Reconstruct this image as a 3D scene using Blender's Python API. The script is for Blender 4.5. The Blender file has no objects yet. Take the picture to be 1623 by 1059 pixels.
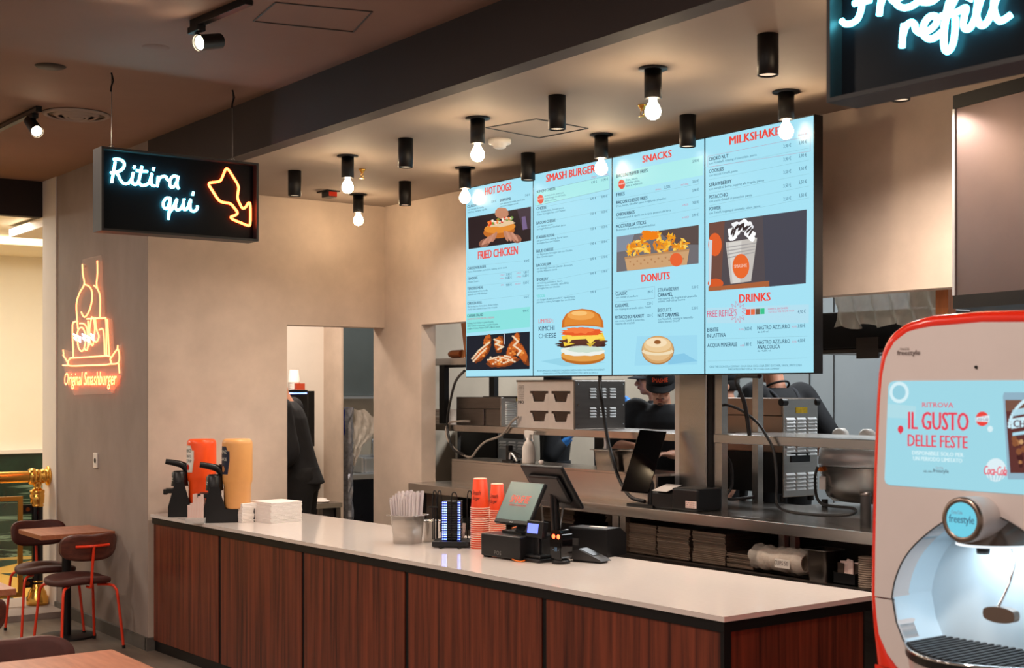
import bpy, bmesh, math, random
from mathutils import Vector, Matrix, Euler

# ---------------------------------------------------------------- camera, world, exposure, large lights
W, H, FPX = 1623.0, 1059.0, 2120.0
HORIZON = 615.0
HEAD = math.radians(53.6)
CAM = Vector((0, 0, 1.75))
FW = Vector((-math.sin(HEAD), math.cos(HEAD), 0))
RT = Vector((math.cos(HEAD), math.sin(HEAD), 0))
S = bpy.context.scene
COL = S.collection
cam_data = bpy.data.cameras.new('camera')
cam_data.sensor_width = 36
cam_data.lens = 36 * FPX / W
cam_data.shift_y = (HORIZON - H / 2) / W
cam_data.clip_start = 0.05
cam_data.dof.use_dof = True
cam_data.dof.focus_distance = 7.2
cam_data.dof.aperture_fstop = 5.6
cam = bpy.data.objects.new('camera', cam_data)
cam.location = CAM
cam.rotation_euler = (math.pi / 2, 0, HEAD)
COL.objects.link(cam)
S.camera = cam
S.view_settings.view_transform = 'Standard'
S.view_settings.look = 'None'
S.view_settings.exposure = 0.0
S.view_settings.gamma = 1.0
S.view_settings.use_curve_mapping = False
S.cycles.use_denoising = True
S.cycles.max_bounces = 8
S.cycles.sample_clamp_indirect = 6.0
world = bpy.data.worlds.new('world')
S.world = world
world.use_nodes = True
world.node_tree.nodes['Background'].inputs[0].default_value = (1.0, 0.84, 0.74, 1)
world.node_tree.nodes['Background'].inputs[1].default_value = 0.42

def lamp(name, kind, loc, energy, color=(1, .78, .56), target=None, size=.2, angle=90, blend=.6, size_y=None):
    d = bpy.data.lights.new(name, kind)
    d.energy = energy
    d.color = color
    if kind == 'AREA':
        d.size = size
        if size_y:
            d.shape = 'RECTANGLE'
            d.size_y = size_y
    elif kind == 'SPOT':
        d.spot_size = math.radians(angle)
        d.spot_blend = blend
        d.shadow_soft_size = size
    else:
        d.shadow_soft_size = size
    o = bpy.data.objects.new(name, d)
    o.location = loc
    if target is not None:
        o.rotation_euler = (Vector(target) - Vector(loc)).to_track_quat('-Z', 'Y').to_euler()
    COL.objects.link(o)
    return o

# kitchen ceiling panels (cool white), added unseen fill lights for the dining room, mall lights
for i, x in enumerate((-7.6, -5.4, -3.4)):
    lamp('kitchen_panel_light', 'AREA', (x, 7.0, 2.95), 44, (.92, .97, 1.0), (x, 7.0, 0), 1.1, size_y=.5)
for x, y, e in ((-2.0, 1.4, 42), (-4.6, .6, 40), (-4.2, -1.6, 40), (-7.4, .4, 44), (-8.9, 1.6, 15), (-1.4, -1.2, 40)):
    lamp('dining_fill_light', 'AREA', (x, y, 3.36), e, (1, .83, .72), (x, y, 0), .35)
lamp('back_room_light', 'AREA', (-9.6, 4.9, 3.0), 46, (1, .84, .70), (-9.7, 5.0, 0), .4)
lamp('wash_room_light', 'AREA', (-11.2, 6.9, 3.0), 20, (.9, .97, 1), (-11.3, 6.9, 0), .5)
for y in (1.0, 3.2, 5.4):
    lamp('mall_light', 'AREA', (-12.2, y, 3.17), 72, (1, .92, .80), (-12.2, y, 0), 1.0)

# ---------------------------------------------------------------- helpers
def lin(c):
    out = []
    for v in c[:3]:
        v /= 255.0
        out.append(v / 12.92 if v <= .04045 else ((v + .055) / 1.055) ** 2.4)
    return tuple(out)

def ray(px, py):
    return FW + RT * ((px - W / 2) / FPX) + Vector((0, 0, (HORIZON - py) / FPX))
def PY(px, py, y):
    r = ray(px, py); return CAM + r * (y / r.y)
def PX(px, py, x):
    r = ray(px, py); return CAM + r * (x / r.x)
def PZ(px, py, z):
    r = ray(px, py); return CAM + r * ((z - CAM.z) / r.z)
def PD(px, py, d):
    return CAM + ray(px, py) * d
def depth(p):
    return (Vector(p) - CAM).dot(FW)
def mpp(p):                                   # metres per photograph pixel at a point
    return depth(p) / FPX

MATS = {}
def M(name, rgb, rough=.5, metal=0, noise=0, scale=8, stretch=(1, 1, 1), bump=0, emis=None, strength=1, spec=.5,
      trans=0, alpha=1, coat=0, rgb2=None, ior=1.45, sub=0, detail=4):
    if name in MATS: return MATS[name]
    m = bpy.data.materials.new(name); m.use_nodes = True
    nt = m.node_tree; b = nt.nodes['Principled BSDF']
    c = lin(rgb) + (1,)
    b.inputs['Base Color'].default_value = c
    b.inputs['Roughness'].default_value = rough
    b.inputs['Metallic'].default_value = metal
    b.inputs['Specular IOR Level'].default_value = spec
    b.inputs['IOR'].default_value = ior
    b.inputs['Transmission Weight'].default_value = trans
    b.inputs['Alpha'].default_value = alpha
    b.inputs['Coat Weight'].default_value = coat
    if sub:
        b.inputs['Subsurface Weight'].default_value = sub
        b.inputs['Subsurface Radius'].default_value = (.012, .005, .003)
    if emis is not None:
        b.inputs['Emission Color'].default_value = tuple(emis) + (1,)
        b.inputs['Emission Strength'].default_value = strength
    if noise or bump or rgb2:
        tc = nt.nodes.new('ShaderNodeTexCoord'); mp = nt.nodes.new('ShaderNodeMapping')
        mp.inputs['Scale'].default_value = stretch
        n = nt.nodes.new('ShaderNodeTexNoise')
        n.inputs['Scale'].default_value = scale; n.inputs['Detail'].default_value = detail; n.inputs['Roughness'].default_value = .6
        nt.links.new(tc.outputs['Object'], mp.inputs['Vector']); nt.links.new(mp.outputs['Vector'], n.inputs['Vector'])
        if noise or rgb2:
            r = nt.nodes.new('ShaderNodeValToRGB')
            lo = lin(rgb2) if rgb2 else tuple(v * (1 - noise) for v in c[:3])
            hi = c[:3] if rgb2 else tuple(min(1, v * (1 + noise)) for v in c[:3])
            r.color_ramp.elements[0].position = .3; r.color_ramp.elements[1].position = .72
            r.color_ramp.elements[0].color = lo + (1,); r.color_ramp.elements[1].color = hi + (1,)
            nt.links.new(n.outputs['Fac'], r.inputs['Fac']); nt.links.new(r.outputs['Color'], b.inputs['Base Color'])
        if bump:
            bp = nt.nodes.new('ShaderNodeBump'); bp.inputs['Strength'].default_value = bump; bp.inputs['Distance'].default_value = .01
            nt.links.new(n.outputs['Fac'], bp.inputs['Height']); nt.links.new(bp.outputs['Normal'], b.inputs['Normal'])
    MATS[name] = m
    return m

def print_mat(name, emit=0.0, rough=.35, spec=.5):      # flat printed or displayed artwork: colour comes from the mesh's own colour attribute
    m = bpy.data.materials.new(name); m.use_nodes = True
    nt = m.node_tree; b = nt.nodes['Principled BSDF']
    a = nt.nodes.new('ShaderNodeVertexColor'); a.layer_name = 'ink'
    b.inputs['Roughness'].default_value = rough
    b.inputs['Specular IOR Level'].default_value = spec
    if emit:
        b.inputs['Base Color'].default_value = (.0, .0, .0, 1)
        nt.links.new(a.outputs['Color'], b.inputs['Emission Color'])
        b.inputs['Emission Strength'].default_value = emit
    else:
        nt.links.new(a.outputs['Color'], b.inputs['Base Color'])
    MATS[name] = m
    return m

class MB:
    def __init__(s): s.v, s.f, s.sm, s.ink = [], [], [], []
    def add(s, vs, fs, smooth=False, ink=None):
        k = len(s.v); s.v += [tuple(v) for v in vs]
        for f in fs:
            s.f.append([i + k for i in f]); s.sm.append(smooth); s.ink.append(ink)
        return s
    def box(s, x0, x1, y0, y1, z0, z1, m=None, ink=None):
        vs = [Vector((x, y, z)) for z in (z0, z1) for y in (y0, y1) for x in (x0, x1)]
        if m is not None: vs = [m @ v for v in vs]
        return s.add(vs, [(0, 2, 3, 1), (4, 5, 7, 6), (0, 1, 5, 4), (2, 6, 7, 3), (0, 4, 6, 2), (1, 3, 7, 5)], ink=ink)
    def cyl(s, p0, p1, r0, r1=None, n=20, cap=True, smooth=True, ink=None):
        p0, p1 = Vector(p0), Vector(p1); r1 = r0 if r1 is None else r1
        q = (p1 - p0).to_track_quat('Z', 'Y')
        vs = []
        for p, r in ((p0, r0), (p1, r1)):
            for i in range(n):
                a = 2 * math.pi * i / n
                vs.append(p + q @ Vector((r * math.cos(a), r * math.sin(a), 0)))
        s.add(vs, [(i, (i + 1) % n, n + (i + 1) % n, n + i) for i in range(n)], smooth, ink)
        if cap:
            s.add(vs[:n], [tuple(range(n))[::-1]], ink=ink); s.add(vs[n:], [tuple(range(n))], ink=ink)
        return s
    def tube(s, pts, r, n=8, closed=False, smooth=True, ink=None, radii=None):
        pts = [Vector(p) for p in pts]; N = len(pts)
        if N < 2: return s
        rings = []; up = None
        for i in range(N):
            if closed: t = pts[(i + 1) % N] - pts[i - 1]
            else: t = pts[min(i + 1, N - 1)] - pts[max(i - 1, 0)]
            if t.length < 1e-9: t = Vector((0, 0, 1))
            t.normalize()
            if up is None: up = t.orthogonal().normalized()
            up = (up - t * up.dot(t))
            up = up.normalized() if up.length > 1e-6 else t.orthogonal().normalized()
            side = t.cross(up); rr = radii[i] if radii else r
            rings.append([pts[i] + (up * math.cos(2 * math.pi * k / n) + side * math.sin(2 * math.pi * k / n)) * rr for k in range(n)])
        vs = [v for g in rings for v in g]; fs = []
        for i in range(N if closed else N - 1):
            j = (i + 1) % N
            for k in range(n):
                fs.append((i * n + k, i * n + (k + 1) % n, j * n + (k + 1) % n, j * n + k))
        s.add(vs, fs, smooth, ink)
        if not closed:
            s.add(rings[0], [tuple(range(n))[::-1]], ink=ink); s.add(rings[-1], [tuple(range(n))], ink=ink)
        return s
    def lathe(s, prof, c=(0, 0, 0), n=28, m=None, smooth=True, arc=2 * math.pi, ink=None):
        c = Vector(c); vs = []; full = abs(arc - 2 * math.pi) < 1e-6; na = n if full else n + 1
        for r, z in prof:
            for i in range(na):
                a = arc * i / n
                v = Vector((r * math.cos(a), r * math.sin(a), z))
                vs.append((m @ v if m is not None else v) + c)
        fs = []
        for j in range(len(prof) - 1):
            for i in range(n if full else n):
                i2 = (i + 1) % na
                fs.append((j * na + i, j * na + i2, (j + 1) * na + i2, (j + 1) * na + i))
        s.add(vs, fs, smooth, ink)
        return s
    def prism(s, poly, fn, w0, w1, ink=None, smooth=False):   # poly of (u, v); fn(u, v, w) gives the point
        n = len(poly)
        vs = [fn(u, v, w0) for u, v in poly] + [fn(u, v, w1) for u, v in poly]
        s.add(vs, [tuple(range(n))[::-1], tuple(range(n, 2 * n))], ink=ink)
        s.add(vs, [(i, (i + 1) % n, n + (i + 1) % n, n + i) for i in range(n)], smooth, ink)
        return s
    def ell(s, c, rx, ry, rz, n=16, m=None, ink=None):
        c = Vector(c); vs = []; fs = []; h = n // 2
        for j in range(h + 1):
            t = math.pi * j / h
            for i in range(n):
                a = 2 * math.pi * i / n
                v = Vector((rx * math.sin(t) * math.cos(a), ry * math.sin(t) * math.sin(a), -rz * math.cos(t)))
                vs.append((m @ v if m is not None else v) + c)
        for j in range(h):
            for i in range(n):
                fs.append((j * n + i, j * n + (i + 1) % n, (j + 1) * n + (i + 1) % n, (j + 1) * n + i))
        return s.add(vs, fs, True, ink)
    def flat(s, pts, ink=None):
        return s.add(pts, [tuple(range(len(pts)))], ink=ink)
    def xf(s, m):
        s.v = [tuple(m @ Vector(v)) for v in s.v]; return s

def bez(pts, n=8, closed=False):                 # Catmull-Rom through the points
    P = [Vector(p) for p in pts]; N = len(P); out = []
    for i in range(N if closed else N - 1):
        if closed: a, b, c, d = P[i - 1], P[i], P[(i + 1) % N], P[(i + 2) % N]
        else: a, b, c, d = P[max(i - 1, 0)], P[i], P[i + 1], P[min(i + 2, N - 1)]
        for k in range(n):
            t = k / n
            out.append(.5 * ((2 * b) + (c - a) * t + (2 * a - 5 * b + 4 * c - d) * t * t + (3 * b - a - 3 * c + d) * t ** 3))
    if not closed: out.append(P[-1])
    return out

def chaikin(pts, it=2, closed=True):
    P = [Vector(p) for p in pts]
    for _ in range(it):
        Q = []
        N = len(P)
        for i in range(N if closed else N - 1):
            a, b = P[i], P[(i + 1) % N]
            Q += [a.lerp(b, .25), a.lerp(b, .75)]
        if not closed: Q = [P[0]] + Q + [P[-1]]
        P = Q
    return P

def obj(name, mb, mat, parent=None, loc=None, bevel=0, seg=2, rot=None):
    me = bpy.data.meshes.new(name)
    me.from_pydata(mb.v, [], mb.f)
    me.polygons.foreach_set('use_smooth', mb.sm)
    if any(i is not None for i in mb.ink):
        ca = me.color_attributes.new('ink', 'FLOAT_COLOR', 'CORNER')
        k = 0; buf = []
        for f, i in zip(mb.f, mb.ink):
            c = lin(i or (255, 255, 255)) + (1,)
            for _ in f: buf += c
        ca.data.foreach_set('color', buf)
    me.update()
    me.materials.append(MATS[mat] if isinstance(mat, str) else mat)
    o = bpy.data.objects.new(name, me)
    COL.objects.link(o)
    if parent is not None: o.parent = parent
    if loc is not None: o.location = loc
    if rot is not None: o.rotation_euler = rot
    if bevel:
        b = o.modifiers.new('bevel', 'BEVEL'); b.width = bevel; b.segments = seg; b.limit_method = 'ANGLE'; b.angle_limit = math.radians(35)
        b.harden_normals = False
    return o

def tag(o, label, cat, group=None):
    o['label'] = label; o['category'] = cat
    if group: o['group'] = group
    return o
def thing(name, label, cat, loc=(0, 0, 0), rz=0, group=None):
    o = bpy.data.objects.new(name, None); COL.objects.link(o)
    o.empty_display_size = .1
    o.location = loc; o.rotation_euler = (0, 0, rz)
    return tag(o, label, cat, group)
def struct(name, mb, mat, bevel=0):
    o = obj(name, mb, mat, bevel=bevel); o['kind'] = 'structure'; return o
def dup(root, loc=None, rz=None, label=None, parent=None):
    c = root.copy(); COL.objects.link(c)
    if parent is not None: c.parent = parent
    if loc is not None: c.location = loc
    if rz is not None: c.rotation_euler = (0, 0, rz)
    if label: c['label'] = label
    for ch in list(root.children):
        dup(ch, parent=c)
    return c

_tc = {}
def text_mesh(s, bold=0.0, shear=0.0):           # triangles of a line of lettering, capital height 1, starting at x = 0
    key = (s, bold, shear)
    if key in _tc: return _tc[key]
    cu = bpy.data.curves.new('lettering', 'FONT')
    cu.body = s; cu.size = 1; cu.offset = bold; cu.shear = shear; cu.resolution_u = 2; cu.fill_mode = 'FRONT'
    ob = bpy.data.objects.new('lettering', cu)
    me = bpy.data.meshes.new_from_object(ob)
    vs = [v.co.copy() for v in me.vertices]; fs = [tuple(p.vertices) for p in me.polygons]
    bpy.data.objects.remove(ob); bpy.data.curves.remove(cu); bpy.data.meshes.remove(me)
    if not vs: vs = [Vector((0, 0, 0))]; fs = []
    x0 = min(v.x for v in vs); wd = max(v.x for v in vs) - x0
    vs = [Vector(((v.x - x0) / .7, v.y / .7, 0)) for v in vs]
    _tc[key] = (vs, fs, max(wd, .01) / .7)
    return _tc[key]
def put_text(mb, s, org, ex, ey, width, h, ink=None, bold=0.0, shear=0.0):
    vs, fs, w = text_mesh(s, 0.0, shear)
    org, ex, ey = Vector(org), Vector(ex), Vector(ey)
    k = (width / w) if width else h
    for dx in ((-bold, bold) if bold else (0,)):     # heavier strokes: the line laid twice, a hair apart
        mb.add([org + ex * (v.x * k + dx * h) + ey * (v.y * h) for v in vs], fs, ink=ink)
# ---------------------------------------------------------------- materials
M('plaster', (202, 184, 168), .82, noise=.13, scale=2.6, bump=.2, detail=11)
M('plaster_grey', (152, 138, 129), .8, noise=.14, scale=2.4, bump=.1, detail=9, stretch=(1, 1, .6))
M('white_wall', (226, 218, 208), .7, noise=.03, scale=3)
M('low_ceiling', (150, 136, 125), .75, noise=.05, scale=1.6)
M('high_ceiling', (136, 108, 95), .8, noise=.10, scale=1.1)
M('beam_paint', (60, 51, 50), .75, noise=.05, scale=2)
M('dark_paint', (34, 27, 26), .7, noise=.1, scale=3)
M('floor_tile', (132, 118, 104), .42, rgb2=(98, 88, 80), scale=2.6, stretch=(.5, 3, 1), bump=.03)
M('stone_skirting', (96, 92, 86), .5, noise=.1, scale=9)
M('cream_wall', (242, 234, 212), .6, noise=.02, scale=3)
M('kitchen_steel', (168, 178, 184), .42, metal=.35, noise=.04, scale=2)
M('kitchen_tile', (205, 190, 170), .4, noise=.05, scale=4)
M('walnut', (136, 64, 40), .4, rgb2=(58, 22, 15), scale=5, stretch=(7, 7, .22), bump=.03, detail=6)
M('black_metal', (14, 13, 14), .45, metal=.2, noise=.1, scale=20)
M('black_plastic', (13, 13, 15), .38, noise=.12, scale=30)
M('black_gloss', (8, 8, 10), .08, noise=.1, scale=10)
M('dark_grey', (52, 50, 50), .5, noise=.1, scale=15)
M('steel', (190, 184, 178), .27, metal=1, noise=.06, scale=6, stretch=(1, 1, 14))
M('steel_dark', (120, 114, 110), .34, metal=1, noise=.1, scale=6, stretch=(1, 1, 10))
M('louvre', (236, 240, 242), .35, metal=.25, noise=.03, scale=8)  # pale base colour stands in for kitchen light reflected off steel slats
M('steel_bright', (225, 225, 226), .3, metal=.8, noise=.04, scale=8)
M('chrome', (220, 220, 220), .08, metal=1, noise=.02, scale=8)
M('quartz', (226, 215, 208), .1, noise=.02, scale=40, coat=.3)
M('brass', (240, 186, 92), .24, metal=1, noise=.05, scale=8)
M('copper', (160, 92, 50), .3, metal=1, noise=.1, scale=8)
M('paper', (236, 228, 222), .8, noise=.03, scale=30)
M('cardboard', (214, 180, 150), .8, noise=.06, scale=20)
M('orange_paint', (226, 58, 26), .35, noise=.04, scale=20)
M('brown_leather', (70, 31, 24), .66, noise=.12, scale=25, bump=.05)
M('chair_wood', (104, 54, 40), .45, rgb2=(70, 34, 28), scale=6, stretch=(8, 1, 8))
M('table_wood', (176, 112, 80), .4, rgb2=(148, 86, 58), scale=5, stretch=(1.2, 9, 9), bump=.02)
M('rubber', (14, 14, 14), .6, noise=.1, scale=30)
M('white_plastic', (228, 222, 214), .4, noise=.03, scale=20)
M('cable', (24, 23, 24), .45, noise=.1, scale=30)
M('cable_grey', (150, 140, 130), .45, noise=.1, scale=30)
M('cable_orange', (226, 116, 30), .45, noise=.1, scale=30)
M('clear', (235, 235, 235), .08, trans=1, noise=.01, scale=20, ior=1.25)
M('film', (225, 222, 218), .25, alpha=.55, noise=.1, scale=25, bump=.6)
M('bulb_glow', (255, 230, 190), .3, emis=(1, .74, .46), strength=115, noise=.01, scale=20)
M('lens_glow', (255, 230, 190), .3, emis=(1, .76, .5), strength=70, noise=.01, scale=20)
M('spot_lens', (255, 240, 220), .3, emis=(1, .78, .55), strength=.9, noise=.01, scale=20)
M('cove_glow', (255, 240, 210), .3, emis=(1, .9, .66), strength=1.6, noise=.01, scale=20)
M('neon_cyan', (230, 250, 255), .4, emis=(.12, .78, 1.0), strength=20, noise=.01, scale=20)
M('neon_orange', (255, 200, 120), .4, emis=(1, .085, .02), strength=16, noise=.01, scale=20)
M('neon_coral', (255, 200, 150), .4, emis=(1, .27, .10), strength=3.6, noise=.01, scale=20)
M('neon_white', (235, 240, 255), .4, emis=(.75, .85, 1), strength=2.6, noise=.01, scale=20)
M('led_blue', (200, 210, 255), .4, emis=(.10, .20, 1), strength=6, noise=.01, scale=20)
M('led_red', (255, 80, 40), .4, emis=(1, .07, .02), strength=7, noise=.01, scale=20)
M('led_green', (80, 255, 120), .4, emis=(.05, 1, .25), strength=3, noise=.01, scale=20)
print_mat('screen_print', 1.0, .34, .07)
M('sign_board', (17, 20, 24), .3, noise=.05, scale=6, spec=.06)
M('sign_black', (34, 32, 32), .5, noise=.08, scale=12)
print_mat('ink_print', 0, .5)

def marble():
    m = M('green_marble', (30, 58, 44), .18, rgb2=(14, 32, 25), scale=3, detail=8)
    nt = m.node_tree; b = nt.nodes['Principled BSDF']
    w = nt.nodes.new('ShaderNodeTexNoise'); w.inputs['Scale'].default_value = 2.2; w.inputs['Detail'].default_value = 10; w.inputs['Distortion'].default_value = 2.5
    r = nt.nodes.new('ShaderNodeValToRGB')
    for e, (p, c) in zip(r.color_ramp.elements, ((.495, (0, 0, 0, 1)), (.53, (0, 0, 0, 1)))): e.position = p; e.color = c
    e = r.color_ramp.elements.new(.512); e.color = (1, 1, 1, 1)
    mix = nt.nodes.new('ShaderNodeMix'); mix.data_type = 'RGBA'
    old = b.inputs['Base Color'].links[0].from_socket
    nt.links.new(w.outputs['Fac'], r.inputs['Fac']); nt.links.new(r.outputs['Color'], mix.inputs['Factor'])
    nt.links.new(old, mix.inputs[6]); mix.inputs[7].default_value = lin((120, 150, 130)) + (1,)
    nt.links.new(mix.outputs[2], b.inputs['Base Color'])
marble()

# ---------------------------------------------------------------- the room
XL, YB, YF, ZL, ZH = -8.62, 5.17, 3.34, 3.105, 3.40      # left wall, back wall, column / soffit face, low and high ceiling
XS = -10.85                                              # shop front plane
struct('floor', MB().box(-10.95, 3.2, -4.5, 9.0, -.06, 0), 'floor_tile')
struct('ceiling', MB().box(-11.0, 3.2, -4.5, 3.36, ZH, ZH + .08), 'high_ceiling')
struct('ceiling_counter', MB().box(XL - .17, 3.2, YF + .02, YB, ZL, ZL + .08), 'low_ceiling')
struct('beam', MB().box(XL, 3.2, YF, YF + .1, ZL - .002, ZH), 'beam_paint')
struct('wall_column', MB().box(-10.52, XL - .004, YF, YF + .12, 0, ZH), 'plaster_grey')
struct('trim_column', MB().box(XS, -10.52, YF - .01, YF + .14, 0, ZH), 'white_wall')
y0 = PX(455, 515, XL).y
struct('wall_left', MB().box(XL - .165, XL, YF + .12, y0, 0, ZL).box(XL - .004, XL, YF + .001, YF + .12, 0, ZL).box(XL - .165, XL, y0, YB, 2.2, ZL), 'plaster')
xp = PY(592, 600, YB).x; xj = PY(668, 600, YB).x
struct('wall_back', MB().box(xp, xj, YB, YB + .12, 0, 2.205).box(xp, 3.2, YB, YB + .12, 2.205, ZL + .02), 'plaster')
struct('baseboard_column', MB().box(-10.52, XL + .012, YF - .022, YF, 0, .085).box(XL - .002, XL + .03, YF - .022, YF + .09, 0, .085), 'stone_skirting')
struct('wall_back_lower', MB().box(xj, 3.2, YB + .05, YB + .12, 0, .72), 'steel_dark')

# back room, wash room and kitchen shells
pa = PX(513, 700, -10.7); pb = PY(541, 700, pa.y)
struct('wall_back_room', MB().box(-10.82, -10.7, YF + .14, pa.y + .1, 0, 3.1), 'white_wall')
struct('wall_pier', MB().box(-10.82, pb.x, pa.y, pa.y + .02, 0, 3.1), 'plaster')
struct('wall_wash_room', MB().box(-12.3, -12.2, pa.y + .14, 8.6, 0, 3.1).box(-12.3, -10.82, pa.y + .02, pa.y + .05, 0, 3.1), 'kitchen_tile')
struct('ceiling_back_room', MB().box(-12.3, XL - .165, YF + .14, 8.6, 3.1, 3.18), 'white_wall')
struct('floor_wash_room', MB().box(-12.3, -10.95, pa.y + .14, 8.6, -.06, 0), 'floor_tile')
struct('wall_kitchen', MB().box(-12.3, 3.2, 8.5, 8.6, 0, 3.1), 'kitchen_steel')
struct('ceiling_kitchen', MB().box(XL - .165, 3.2, YB + .12, 8.6, 3.1, 3.18), 'white_wall')
struct('wall_kitchen_side', MB().box(-8.9, -8.8, YB + .12, 8.5, 0, 3.1), 'kitchen_tile')
b = MB()
for x in (-8.6, -7.4, -6.2, PY(1322, 600, 8.5).x, -2.8, -1.6): b.box(x - .004, x + .004, 8.492, 8.5, 0, 3.1)
struct('trim_kitchen', b, 'dark_grey')

struct('floor_kitchen', MB().box(-8.8, 3.2, 5.95, 8.5, .0, .12), 'floor_tile')
# the shop front towards the mall
struct('beam_shopfront', MB().box(XS - .1, XS, -4.5, YF - .01, 3.115, ZH), 'dark_paint')
struct('trim_threshold', MB().box(XS - .28, -10.25, -4.5, YF - .012, 0, .045), 'plaster_grey')
M('mall_yellow', (226, 178, 84), .25, noise=.06, scale=3)
M('mall_green', (44, 62, 50), .2, noise=.2, scale=4)
struct('floor_mall', MB().box(-14.6, XS - .1, -4.5, 9, -.06, .0), 'mall_yellow')
b = MB()
rnd = random.Random(4)
for i in range(3):
    for j in range(6):
        x, y = -14.1 + i * 1.1, .6 + j * 1.0
        b.prism([(x, y), (x + .66, y + .1), (x + .2, y + .62)], lambda u, v, w: Vector((u, v, w)), .0, .002)
        b.prism([(x + .4, y + .66), (x + .7, y + .3), (x + .72, y + .7)], lambda u, v, w: Vector((u, v, w)), .0, .002)
struct('trim_mall_inlay', b, 'mall_green')
struct('wall_mall_marble', MB().box(-14.5, -14.2, -4.5, 9, 0, 1.07), 'green_marble')
struct('trim_mall_ledge', MB().box(-14.5, -14.17, -4.5, 9, 1.07, 1.11), 'white_wall')
struct('wall_mall', MB().box(-14.5, -14.25, -4.5, 9, 1.11, 3.5), 'cream_wall')
struct('trim_mall_soffit', MB().box(-14.25, -13.1, -4.5, 9, 3.115, 3.5), 'cream_wall')
struct('ceiling_mall', MB().box(-13.1, XS - .1, -4.5, 9, 3.2, 3.3), 'cream_wall')
t = thing('cove_light', 'long glowing strip light along the top of the cream mall wall', 'light', (-13.1, 2, 3.12))
obj('diffuser', MB().box(.001, .02, -5, 5, 0.004, .07), 'cove_glow', t)
t = thing('mall_downlight', 'small round recessed downlight glowing in the cream mall ceiling', 'light', (*PZ(47, 371, 3.2).xy, 3.2))
obj('trim_ring', MB().lathe([(.11, 0), (.13, -.012), (.15, 0)]), 'white_plastic', t)
obj('diffuser', MB().lathe([(.0, -.004), (.11, -.004)]), 'cove_glow', t)
# ---------------------------------------------------------------- lamps on the low ceiling
def bulb_lamp(loc, label):
    t = thing('bulb_ceiling_lamp', label, 'ceiling lamp', loc, 0, 'bare bulb lamps on the low ceiling')
    obj('ceiling_plate', MB().lathe([(0, 0), (.062, 0), (.062, -.006), (0, -.008)]), 'black_metal', t)
    obj('lamp_holder', MB().lathe([(0, -.006), (.037, -.006), (.037, -.128), (.031, -.13), (0, -.128)]), 'black_metal', t)
    obj('bulb', MB().lathe([(.014, -.128), (.016, -.142), (.022, -.152), (.030, -.166), (.034, -.182), (.032, -.198), (.023, -.211), (.011, -.217), (0, -.218)], n=20), 'bulb_glow', t)
    return t
def spot_lamp(loc, label, e):
    t = thing('cylinder_spotlight', label, 'ceiling lamp', loc, 0, 'black cylinder spotlights on the low ceiling')
    obj('housing', MB().lathe([(0, 0), (.041, 0), (.041, -.155), (.037, -.157), (.035, -.148)]), 'black_metal', t)
    obj('lens', MB().lathe([(.035, -.150), (0, -.149)]), 'spot_lens', t)
    lamp('cylinder_spotlight_beam', 'SPOT', Vector(loc) + Vector((0, 0, -.165)), e, (1, .85, .72), Vector(loc) + Vector((0, 0, -2)), .03, 152, 1.0)
    return t
BULBS = [(1035, 108, 'bare bulb lamp nearest the dark beam, above the snacks menu screen'), (1246, 145, 'bare bulb lamp hanging over the top of the milkshakes menu screen'),
         (757, 187, 'bare bulb lamp just left of the round white smoke detector'), (953, 213, 'bare bulb lamp in front of the top right of the smash burgers screen'),
         (551, 247, 'bare bulb lamp beside the small ceiling sprinkler, left of the menu screens'), (737, 266, 'bare bulb lamp at the top left corner of the hot dogs screen'),
         (568, 308, 'bare bulb lamp deepest in the corner where the two walls meet')]
for x, y, l in BULBS: bulb_lamp(PZ(x, y, ZL), l)
SPOTS = [(1217, 55, 'black cylinder spotlight nearest the free refill sign', 44), (883, 152, 'black cylinder spotlight between the smoke detector and the largest bare bulb', 44),
         (1090, 183, 'black cylinder spotlight above the top right of the snacks screen', 44), (837, 243, 'black cylinder spotlight above the top edge of the hot dogs screen', 36),
         (643, 220, 'black cylinder spotlight under the beam, upper of the pair left of the screens', 50), (642, 288, 'black cylinder spotlight, lower of the pair left of the screens near the wall corner', 50),
         (467, 271, 'black cylinder spotlight nearest the neon pickup sign', 70),
         (1427, 100, 'black cylinder spotlight half hidden behind the free refill sign, only its lens showing', 120)]
for x, y, l, e in SPOTS: spot_lamp(PZ(x, y, ZL), l, e)

t = thing('smoke_detector', 'round white smoke detector on the low ceiling left of the screens', 'smoke detector', PZ(792, 221, ZL))
obj('base', MB().lathe([(0, 0), (.062, 0), (.062, -.022), (.058, -.026), (0, -.026)]), 'white_plastic', t)
obj('sensor_head', MB().lathe([(.045, -.026), (.036, -.034), (.034, -.046), (.024, -.05), (0, -.05)]), 'white_plastic', t)
for x, y, l in ((574, 268, 'small brass sprinkler on the low ceiling beside the middle bare bulb'), (1018, 166, 'small brass sprinkler on the low ceiling left of the largest bare bulb')):
    t = thing('fire_sprinkler', l, 'sprinkler', PZ(x, y, ZL), 0, 'sprinklers on the low ceiling')
    obj('escutcheon', MB().lathe([(0, 0), (.022, 0), (.02, -.006), (.01, -.02), (.006, -.028), (0, -.028)], n=16), 'brass', t)
    b = MB()
    for s in (-1, 1): b.tube([(s * .006, 0, -.026), (s * .013, 0, -.04), (s * .004, 0, -.055)], .0025, 6)
    obj('frame_arm', b, 'brass', t)
    obj('deflector', MB().lathe([(0, -.055), (.018, -.056), (.018, -.058), (0, -.058)], n=16), 'brass', t)
t = thing('exit_sensor', 'small black box sensor with a red face on the low ceiling', 'sensor', PZ(522, 303, ZL))
obj('housing', MB().box(-.05, .05, -.035, .035, -.045, 0), 'dark_grey', t, bevel=.006)
obj('mounting_plate', MB().box(-.09, .06, -.05, .05, -.008, 0), 'black_metal', t)
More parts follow.
